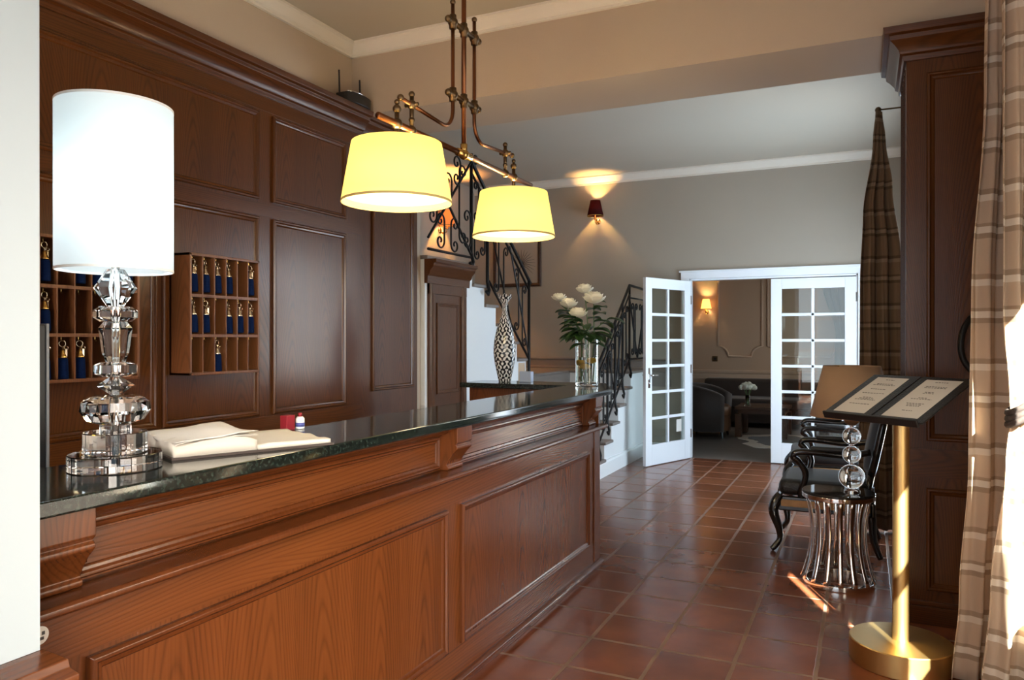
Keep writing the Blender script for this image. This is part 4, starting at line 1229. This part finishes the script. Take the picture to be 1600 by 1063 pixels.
# ================================================================== RIGHT SIDE: TABLE, LAMP, MENU STAND, CHAIRS, CURTAINS
TX, TY = -.135, 4.70
st = thing('drum_side_table', (TX, TY, 0), 'chrome hourglass drum side table of curved slats beside the wood pillar', 'side table')
def hr(z): return .152 + .048*((z-.30)/.26)**2
mb = MB()
def ring(z0, z1, ro, th): mb.lathe([(ro-th,z0),(ro,z0),(ro,z1),(ro-th,z1),(ro-th,z0)], (TX,TY,0), 48)
ring(.001, .03, .195, .03); obj('bottom_ring', mb, M['chrome'], st, bevel=.003)
mb = MB(); ring(.49, .515, .195, .03); obj('top_ring', mb, M['chrome'], st, bevel=.003)
for i in range(16):
    a = 2*PI*i/16 + .1
    def fn(u, v, a=a):
        z = .028 + .465*v; r_ = hr(z) - .004; t = a + (u-.5)*.022/r_*1.2
        return (TX+r_*math.cos(t), TY+r_*math.sin(t), z)
    obj('slat', MB().grid(fn, 2, 14), M['chrome'], st, smooth=True, solid=.005)
obj('table_top', MB().lathe([(0,.5155),(.192,.5155),(.195,.519),(.195,.524),(.192,.528),(0,.528)], (TX,TY,0), 48), plain('dark_mirror_glass', (.02,.018,.017), .05), st, smooth='auto')

BX, BY, BZ = -.065, 4.71, .5285
bl = thing('ball_lamp', (BX, BY, BZ), 'table lamp of stacked glass balls with a tan shade on the drum side table', 'lamp')
obj('base', MB().lathe([(0,0),(.045,0),(.045,.008),(.012,.014),(0,.014)], (BX,BY,BZ), 28), M['chrome'], bl, smooth='auto')
z = BZ+.014
for r_ in (.070, .050, .050, .044):
    obj('glass_ball', MB().ball((BX,BY,z+r_), r_, 28, 18), M['crystal'], bl, smooth=True)
    obj('spacer', MB().lathe([(0,0),(.014,0),(.014,.006),(0,.006)], (BX,BY,z+2*r_), 16), M['chrome'], bl)
    z += 2*r_+.006
obj('stem', MB().tube([(BX,BY,z),(BX,BY,1.20)], .007, 8), M['chrome'], bl)
obj('lamp_shade', MB().lathe([(.222,.955),(.150,1.245)], (BX,BY,0), 56), M['shade_brown'], bl, smooth=True, solid=.003)
mb = MB()
for a in range(3):
    t = a*2*PI/3
    mb.tube([(BX,BY,1.19),(BX+.150*math.cos(t),BY+.150*math.sin(t),1.24)], .003, 6)
obj('shade_spider', mb, M['brass'], bl)

SX, SY = .144, 3.66
ms = thing('menu_stand', (SX, SY, 0), 'brass floor stand with a thick round base holding the open menu', 'stand')
obj('base', MB().lathe([(0,0),(.202,0),(.205,.004),(.205,.094),(.201,.098),(0,.098)], (SX,SY,0), 64), M['stand'], ms, smooth='auto')
obj('pole', MB().tube([(SX,SY,.098),(SX,SY,1.09)], .033, 28), M['stand'], ms, smooth='auto')
TH = R(25)
u = Vector((.792,-.61,0)); vh = Vector((.61,.792,0)); v = vh*math.cos(TH) + Vector((0,0,math.sin(TH))); n = u.cross(v)
MC = Vector((.125, 3.735, 1.145))
MM = Matrix(((u.x,v.x,n.x,MC.x),(u.y,v.y,n.y,MC.y),(u.z,v.z,n.z,MC.z),(0,0,0,1)))
obj('holder_plate', MB().box(-.22,.22,-.19,.19,-.022,-.012).box(-.05,.05,-.10,.06,-.075,-.022).box(-.23,.23,-.208,-.196,-.022,.012).xform(MM), M['black'], ms, bevel=.003)
mn = thing('menu_folder', MC, 'open black menu folder with two printed white pages on the brass stand', 'menu')
obj('cover', MB().box(-.245,-.004,-.195,.205,-.0115,-.004).box(.004,.245,-.195,.205,-.0115,-.004).box(-.005,.005,-.195,.205,-.0115,-.007).xform(MM), M['leather'], mn, bevel=.003)
for s in (-1, 1):
    x0, x1 = (-.205,-.045) if s < 0 else (.040,.205)
    pg = obj('page', MB().box(x0,x1,-.165,.175,-.004,-.0028).xform(MM), M['paper_white'], mn)
    rnd = random.Random(3+s); y = .150
    xc = (x0+x1)/2
    for blk in range(6):
        mb = MB()
        for ln in range(rnd.choice((1,1,2,3) if blk else (1,))):
            x = xc - rnd.uniform(.018,.055); xe = 2*xc - x
            while x < xe:
                w = rnd.uniform(.006,.014); mb.box(x, min(x+w,xe), y, y+.0042, -.0027, -.0024); x += w+.004
            y -= .011
        y -= .030
        obj('printed_text', mb.xform(MM), M['ink'], pg)

# armchairs, facing -x in their own frame
def make_chair(label):
    c = thing('armchair', (0,0,0), label, 'armchair', 'black carved armchairs along the right wall')
    kw = dict(world_space=False)
    mb = MB().box(-.29,.25,-.29,.29,.36,.44)
    sc = obj('seat_cushion', MB().box(-.30,.24,-.285,.285,.365,.475), M['leather'], c, smooth=True, bevel=.045, seg=4, **kw)
    mb = MB().box(-.30,.27,-.30,-.262,.27,.365).box(-.30,.27,.262,.30,.27,.365).box(-.315,-.28,-.30,.30,.285,.365).box(.24,.28,-.30,.30,.27,.365)
    obj('seat_rail', mb, M['lacquer'], c, bevel=.010, seg=3, **kw)
    obj('gilt_band', MB().box(-.319,-.315,-.25,.25,.30,.345).box(-.28,.25,-.304,-.300,.30,.345).box(-.28,.25,.300,.304,.30,.345), M['gold_trim'], c, bevel=.002, **kw)
    for x, y, f in ((-.285,-.275,1),(-.285,.275,1),(.25,-.26,0),(.25,.26,0)):
        sy = 1 if y > 0 else -1
        if f: pts = [(x,y,.37),(x-.035,y+sy*.02,.31),(x-.04,y+sy*.025,.25),(x-.01,y+sy*.01,.15),(x-.005,y,.08),(x-.035,y+sy*.02,.03),(x-.055,y+sy*.03,.012)]
        else: pts = [(x,y,.37),(x+.01,y,.25),(x+.02,y,.12),(x+.06,y+sy*.01,.012)]
        rs_ = [.030,.036,.033,.024,.019,.020,.016] if f else [.028,.026,.022,.018]
        P = smooth_path(pts, 5); rr = []
        for i in range(len(P)):
            q = i/(len(P)-1)*(len(rs_)-1); a = int(min(q, len(rs_)-2)); rr.append(rs_[a]+(rs_[a+1]-rs_[a])*(q-a))
        obj('leg', MB().tube(P, rr, 10), M['lacquer'], c, smooth=True, **kw)
    for s in (-1, 1):
        P = smooth_path([(.25,s*.27,.68),(.10,s*.295,.655),(-.06,s*.315,.665),(-.17,s*.325,.665),(-.205,s*.325,.635),(-.17,s*.315,.60),(-.13,s*.30,.52),(-.16,s*.285,.40),(-.15,s*.28,.36)], 6)
        obj('arm', MB().tube(P, .021, 10), M['lacquer'], c, smooth=True, **kw)
        obj('arm_pad', MB().box(-.10,.12,s*.30-.026,s*.30+.026,.672,.705), M['leather'], c, smooth=True, bevel=.015, seg=3, **kw)
    def back(yz, off):
        y, z = yz; t = (z-.47)/.55
        return (.245 + .11*t + off, y, z)
    ov = []
    for i in range(36):
        a = 2*PI*i/36
        ca, sa = math.cos(a), math.sin(a)
        y = .265*math.copysign(abs(ca)**.6, ca); z = .76 + .27*math.copysign(abs(sa)**.7, sa)
        ov.append((y, z))
    obj('back_frame', MB().tube([back(p, 0) for p in ov], .024, 10, closed=True).tube([back((-.20,.36),0),back((-.20,.53),0)], .022, 8).tube([back((.20,.36),0),back((.20,.53),0)], .022, 8), M['lacquer'], c, smooth=True, **kw)
    obj('crest', MB().ball(back((0,1.045),0), .05, 14, 8, sc=(.5,2.0,.8)).ball(back((-.10,1.03),0), .03, 10, 7, sc=(.6,1.6,.7)).ball(back((.10,1.03),0), .03, 10, 7, sc=(.6,1.6,.7)), M['lacquer'], c, smooth=True, **kw)
    k = len(ov); vs = []
    for off, sc_ in ((-.012,.95),(-.05,.80),(-.065,.45)): vs += [back((y*sc_, .76+(z-.76)*sc_), off) for y, z in ov]
    vs.append(back((0,.76), -.068))
    fs = []
    for q in range(2): fs += [(q*k+i, q*k+(i+1)%k, (q+1)*k+(i+1)%k, (q+1)*k+i) for i in range(k)]
    fs += [(2*k+i, 2*k+(i+1)%k, 3*k) for i in range(k)]
    obj('backrest', MB().add(vs, fs), M['velvet'], c, smooth=True, **kw)
    vs = [back((y*.95, .76+(z-.76)*.95), .008) for y, z in ov] + [back((0,.76), .016)]
    obj('back_cloth', MB().add(vs, [(i,(i+1)%k,k) for i in range(k)]), M['shade_brown'], c, smooth=True, **kw)
    return c
c1 = make_chair('black carved armchair with leather seat just behind the drum side table')
c1.location = (-.215, 5.53, 0)
c2 = dup(c1); c2.location = (-.275, 6.92, 0); c2.rotation_euler = (0,0,R(4))
c2['label'] = 'farther black carved armchair with leather seat near the white doors'

# curtains
def drape(edge_l, edge_r, z0, z1, folds, amp, nu=60, nz=60):
    """edge_l(z), edge_r(z) -> (x, y); cloth hangs between them in folds"""
    def fn(u, v):
        z = z0 + (z1-z0)*v
        a = Vector((*edge_l(z), 0)); b = Vector((*edge_r(z), 0)); d = b-a
        nrm = Vector((-d.y, d.x, 0)).normalized()
        w = amp*min(1.0, d.length/.18)
        p = a + d*u + nrm*(w*math.sin(u*folds*2*PI) + .35*w*math.sin(u*folds*4.3*PI + z*1.7))
        return (p.x, p.y, z)
    return MB().grid(fn, nu, nz)
def lerp(tab, z):
    for (z0, a), (z1, b) in zip(tab, tab[1:]):
        if z <= z1:
            t = (z-z0)/(z1-z0) if z1 > z0 else 0
            t = max(0, min(1, t)); t = t*t*(3-2*t)
            return a + (b-a)*t
    return tab[-1][1]
cu = thing('curtain', (.52, 3.3, 0), 'beige striped full-length curtain tied back at the near right window', 'curtain')
Lx = [(0,.327),(.35,.355),(.9,.389),(1.6,.396),(2.4,.442),(3.05,.453)]
obj('drape', drape(lambda z: (lerp(Lx,z)*.988, 3.515), lambda z: (lerp([(0,.54),(1.0,.56),(3.05,.56)],z), 3.61), .015, 3.02, 2.2, .020), M['curtain'], cu, smooth=True, solid=.003)
Rl = [(0,.40),(.45,.435),(.95,.485),(1.12,.498),(1.20,.494),(1.5,.474),(2.2,.470),(3.05,.470)]
Rr = [(0,.69),(.45,.67),(.95,.60),(1.12,.575),(1.20,.58),(1.5,.64),(2.2,.68),(3.05,.69)]
Ry = [(0,3.42),(.95,3.38),(1.12,3.36),(1.5,3.40),(3.05,3.42)]
obj('drape', drape(lambda z: (lerp(Rl,z), 3.33), lambda z: (lerp(Rr,z), lerp(Ry,z)), .015, 3.02, 3.2, .026), M['curtain'], cu, smooth=True, solid=.003)
tb = [(.537+.050*math.cos(a), 3.33+.052*math.sin(a), 1.135+.035*math.cos(a)) for a in [2*PI*i/24 for i in range(24)]]
mbt = MB()
for k in range(3): mbt.tube([(x, y, z+(k-1)*.022) for x, y, z in tb], .013, 8, closed=True)
obj('tieback', mbt, M['tie'], cu, smooth=True)
obj('rod', MB().tube([(.40,3.47,3.06),(.715,3.47,3.06)], .014, 10).ball((.395,3.47,3.06), .028, 12, 8), M['brass'], cu, smooth=True)

cf = thing('curtain', (.09, 6.07, 0), 'brown striped curtain hanging beside the hall window behind the wood pillar', 'curtain')
Fl = [(0,-.035),(1.8,-.028),(2.3,-.010),(2.85,.065),(3.05,.085)]
Fr = [(0,.26),(2.0,.24),(2.5,.18),(2.85,.13),(3.05,.105)]
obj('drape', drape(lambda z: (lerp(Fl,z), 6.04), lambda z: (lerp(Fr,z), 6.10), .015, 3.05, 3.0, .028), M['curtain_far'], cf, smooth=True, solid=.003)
obj('holder', MB().tube([(.449,6.07,3.06),(.095,6.07,3.06)], .006, 8).ball((.090,6.07,3.06), .022, 12, 8), M['bronze'], cf, smooth=True)

ih = thing('iron_hook', (.47, 4.17, 1.25), 'black wrought iron scroll hook on the wood pillar beside the near curtain', 'hook')
P = smooth_path([(.50,4.19,1.50),(.46,4.15,1.50),(.425,4.13,1.44),(.415,4.13,1.36),(.43,4.13,1.29),(.47,4.13,1.24),(.52,4.14,1.22)], 8)
obj('scroll', MB().tube(P, .014, 10), IR, ih, smooth=True)
obj('fixing_plate', MB().box(.48,.54,4.188,4.196,1.46,1.54), IR, ih, bevel=.002)

# notice on the open door leaf
hx, hy = -1.855, 8.84; ang = math.atan2(-.83, -.317)
DMX = Matrix.Translation((hx, hy, 0)) @ Matrix.Rotation(ang, 4, 'Z')
solo('paper_notice', MB().box(.165,.265,.0035,.0048,.335,.475).xform(DMX), M['paper_white'], DMX @ Vector((.215,.004,.335)), 'small blank white notice on the lowest glass of the open white door', 'notice')

# ================================================================== LOUNGE BEHIND THE DOORS
tr = structure('wall_lounge_moulding', (-1.9, 13.19, 1.0))
def lounge_panel(x0, x1, z0, z1, r_=.17):
    pts = []
    def cor(cx, cz, a0, a1): pts.extend([(cx+r_*math.cos(a), 13.195, cz+r_*math.sin(a)) for a in [a0+(a1-a0)*i/8 for i in range(9)]])
    cor(x0, z0, PI/2, 0); cor(x1, z0, PI, PI/2); cor(x1, z1, -PI/2, -PI); cor(x0, z1, 0, -PI/2)
    obj('panel_moulding', MB().tube(pts, .018, 8, closed=True), M['lounge_trim'], tr, smooth=True)
lounge_panel(-2.27, -1.55, 1.10, 2.75)
lounge_panel(-1.46, -.30, 1.10, 2.75)
lounge_panel(-3.6, -2.75, 1.10, 2.75)
obj('dado_rail', MB().extrude([(0,.70),(.015,.70),(.02,.72),(.012,.74),(.012,.80),(.03,.82),(.035,.85),(0,.87)], (-4.79,13.2,0), (0,-1,0), (0,0,1), (4.72,0,0)), M['lounge_trim'], tr)
sw = thing('light_switch', (-2.33,13.19,1.05), 'dark square light switch on the lounge wall below the cream wall lamp', 'switch')
obj('plate', MB().box(-2.37,-2.28,13.188,13.199,1.01,1.10), M['bronze'], sw, bevel=.003)
obj('rocker', MB().box(-2.345,-2.305,13.183,13.188,1.035,1.075), M['black'], sw, bevel=.002)

so = thing('sofa', (-1.3, 12.7, 0), 'long dark brown velvet sofa against the lounge back wall', 'sofa')
obj('frame', MB().box(-2.45,-.12,12.25,13.1,.08,.30), M['sofa'], so, bevel=.02)
obj('backrest', MB().box(-2.45,-.12,12.85,13.12,.30,.74), M['sofa'], so, bevel=.06, seg=4)
for x0 in (-2.22, -1.28): obj('seat_cushion', MB().box(x0,x0+.93,12.2,12.86,.30,.46), M['sofa'], so, bevel=.04, seg=4)
for x0 in (-2.45, -.34): obj('armrest', MB().box(x0,x0+.22,12.22,12.95,.30,.60), M['sofa'], so, bevel=.05, seg=4)
for x, y in ((-2.38,12.32),(-.2,12.32),(-2.38,13.0),(-.2,13.0)): obj('leg', MB().box(x-.03,x+.03,y-.03,y+.03,.0015,.08), M['black'], so)

ac = thing('tub_chair', (-2.02, 11.0, 0), 'dark tub armchair with brown leather front left of the low lounge table', 'armchair')
def tub(r0, r1, z0, z1, top):
    mb = MB(); n = 28; vs = []; fs = []
    for i in range(n+1):
        a = R(50) + R(260)*i/n
        h = z1 - .14*(abs(i/n-.5)*2)**3*top
        for r_, z in ((r0,z0),(r1,z0),(r1+.02,h-.03),((r0+r1)/2,h),(r0,h-.03)):
            vs.append((-2.02+r_*math.cos(a), 11.0+r_*math.sin(a), z))
    for i in range(n):
        for k in range(5):
            l = (k+1) % 5
            fs.append((i*5+k, i*5+l, (i+1)*5+l, (i+1)*5+k))
    fs += [tuple(range(4,-1,-1)), tuple(n*5+k for k in range(5))]
    return mb.add(vs, fs)
obj('tub_back', tub(.30,.40,.10,.76,1.0), M['sofa'], ac, smooth=True)
obj('seat_cushion', MB().lathe([(0,.30),(.29,.30),(.30,.33),(.30,.42),(.27,.46),(0,.47)], (-2.02,11.0,0), 28), M['brown_leather'], ac, smooth=True)
obj('base', MB().lathe([(0,.10),(.298,.10),(.298,.30),(0,.30)], (-2.02,11.0,0), 28), M['brown_leather'], ac)
for a in range(4): obj('leg', MB().tube([(-2.02+.30*math.cos(a*PI/2+.78),11.0+.30*math.sin(a*PI/2+.78),.10),(-2.02+.32*math.cos(a*PI/2+.78),11.0+.32*math.sin(a*PI/2+.78),.0015)], [.022,.014], 8), M['black'], ac)

rg = thing('cowhide_rug', (-.95, 10.85, .001), 'black and cream cowhide rug on the lounge floor', 'rug')
rnd = random.Random(5); pts = []; pin = []
for i in range(44):
    a = 2*PI*i/44; rr = 1 + .12*math.sin(3*a+.6) + .10*math.sin(5*a) + .05*rnd.uniform(-1,1)
    pts.append((-.95+.66*rr*math.cos(a), 10.82+.72*rr*math.sin(a)))
    q = .74 + .08*math.sin(4*a+1)
    pin.append((-.95+.66*rr*q*math.cos(a), 10.84+.72*rr*q*math.sin(a)))
obj('hide', MB().prism(pts, .002, .010), M['rug_white'], rg)
obj('dark_patch', MB().prism(pin, .0101, .013), M['sofa'], rg)

tb_ = thing('coffee_table', (-1.32, 11.25, 0), 'low dark coffee table in the lounge with flowers on it', 'table')
obj('table_top', MB().box(-1.66,-.95,10.95,11.65,.40,.44), M['dark_x'], tb_, bevel=.004)
obj('apron', MB().box(-1.62,-.99,10.99,11.61,.34,.40), M['dark_x'], tb_)
for x, y in ((-1.61,11.0),(-1.0,11.0),(-1.61,11.6),(-1.0,11.6)): obj('leg', MB().box(x-.045,x+.045,y-.045,y+.045,.0135,.34), M['dark_x'], tb_, bevel=.003)

fv = thing('flower_vase', (-1.50, 11.10, .4405), 'small glass vase on the lounge coffee table', 'vase')
obj('vessel', MB().lathe([(0,0),(.045,0),(.05,.004),(.032,.06),(.035,.16),(.03,.16),(.028,.06),(.04,.012),(0,.012)], (-1.50,11.10,.4405), 24), M['vase_glass'], fv, smooth=True)
bq = thing('bouquet', (-1.50, 11.10, .5), 'round bunch of cream flowers in the small lounge vase', 'flowers')
mb = MB(); rnd = random.Random(2)
for i in range(16):
    a = i*2.4; r_ = .11*math.sqrt((i+.5)/16)
    mb.ball((-1.50+r_*math.cos(a), 11.10+r_*math.sin(a), .735-.35*r_+rnd.uniform(-.01,.03)), .036, 9, 7)
obj('blossoms', mb, M['petal'], bq, smooth=True)
mb = MB()
for i in range(6):
    a = i*1.05; mb.tube([(-1.50+.012*math.cos(a),11.10+.012*math.sin(a),.46),(-1.50+.02*math.cos(a),11.10+.02*math.sin(a),.60),(-1.50+.06*math.cos(a),11.10+.06*math.sin(a),.71)], .004, 6)
obj('stems', mb, M['stem'], bq)

lc = thing('curtain', (-.3, 10.9, 0), 'grey green striped drape gathered at the right side of the lounge', 'curtain')
obj('drape', drape(lambda z: (lerp([(0,-.36),(1.3,-.34),(1.45,-.32),(2.1,-.50),(2.7,-.58)],z), 10.75), lambda z: (lerp([(0,-.16),(1.3,-.20),(1.45,-.22),(2.1,-.15),(2.7,-.12)],z), 10.95), .02, 2.7, 4, .03), M['curtain_lounge'], lc, smooth=True, solid=.003)
obj('rod', MB().tube([(-.70,10.85,2.72),(-.062,10.85,2.72)], .012, 8), M['bronze'], lc, smooth=True)
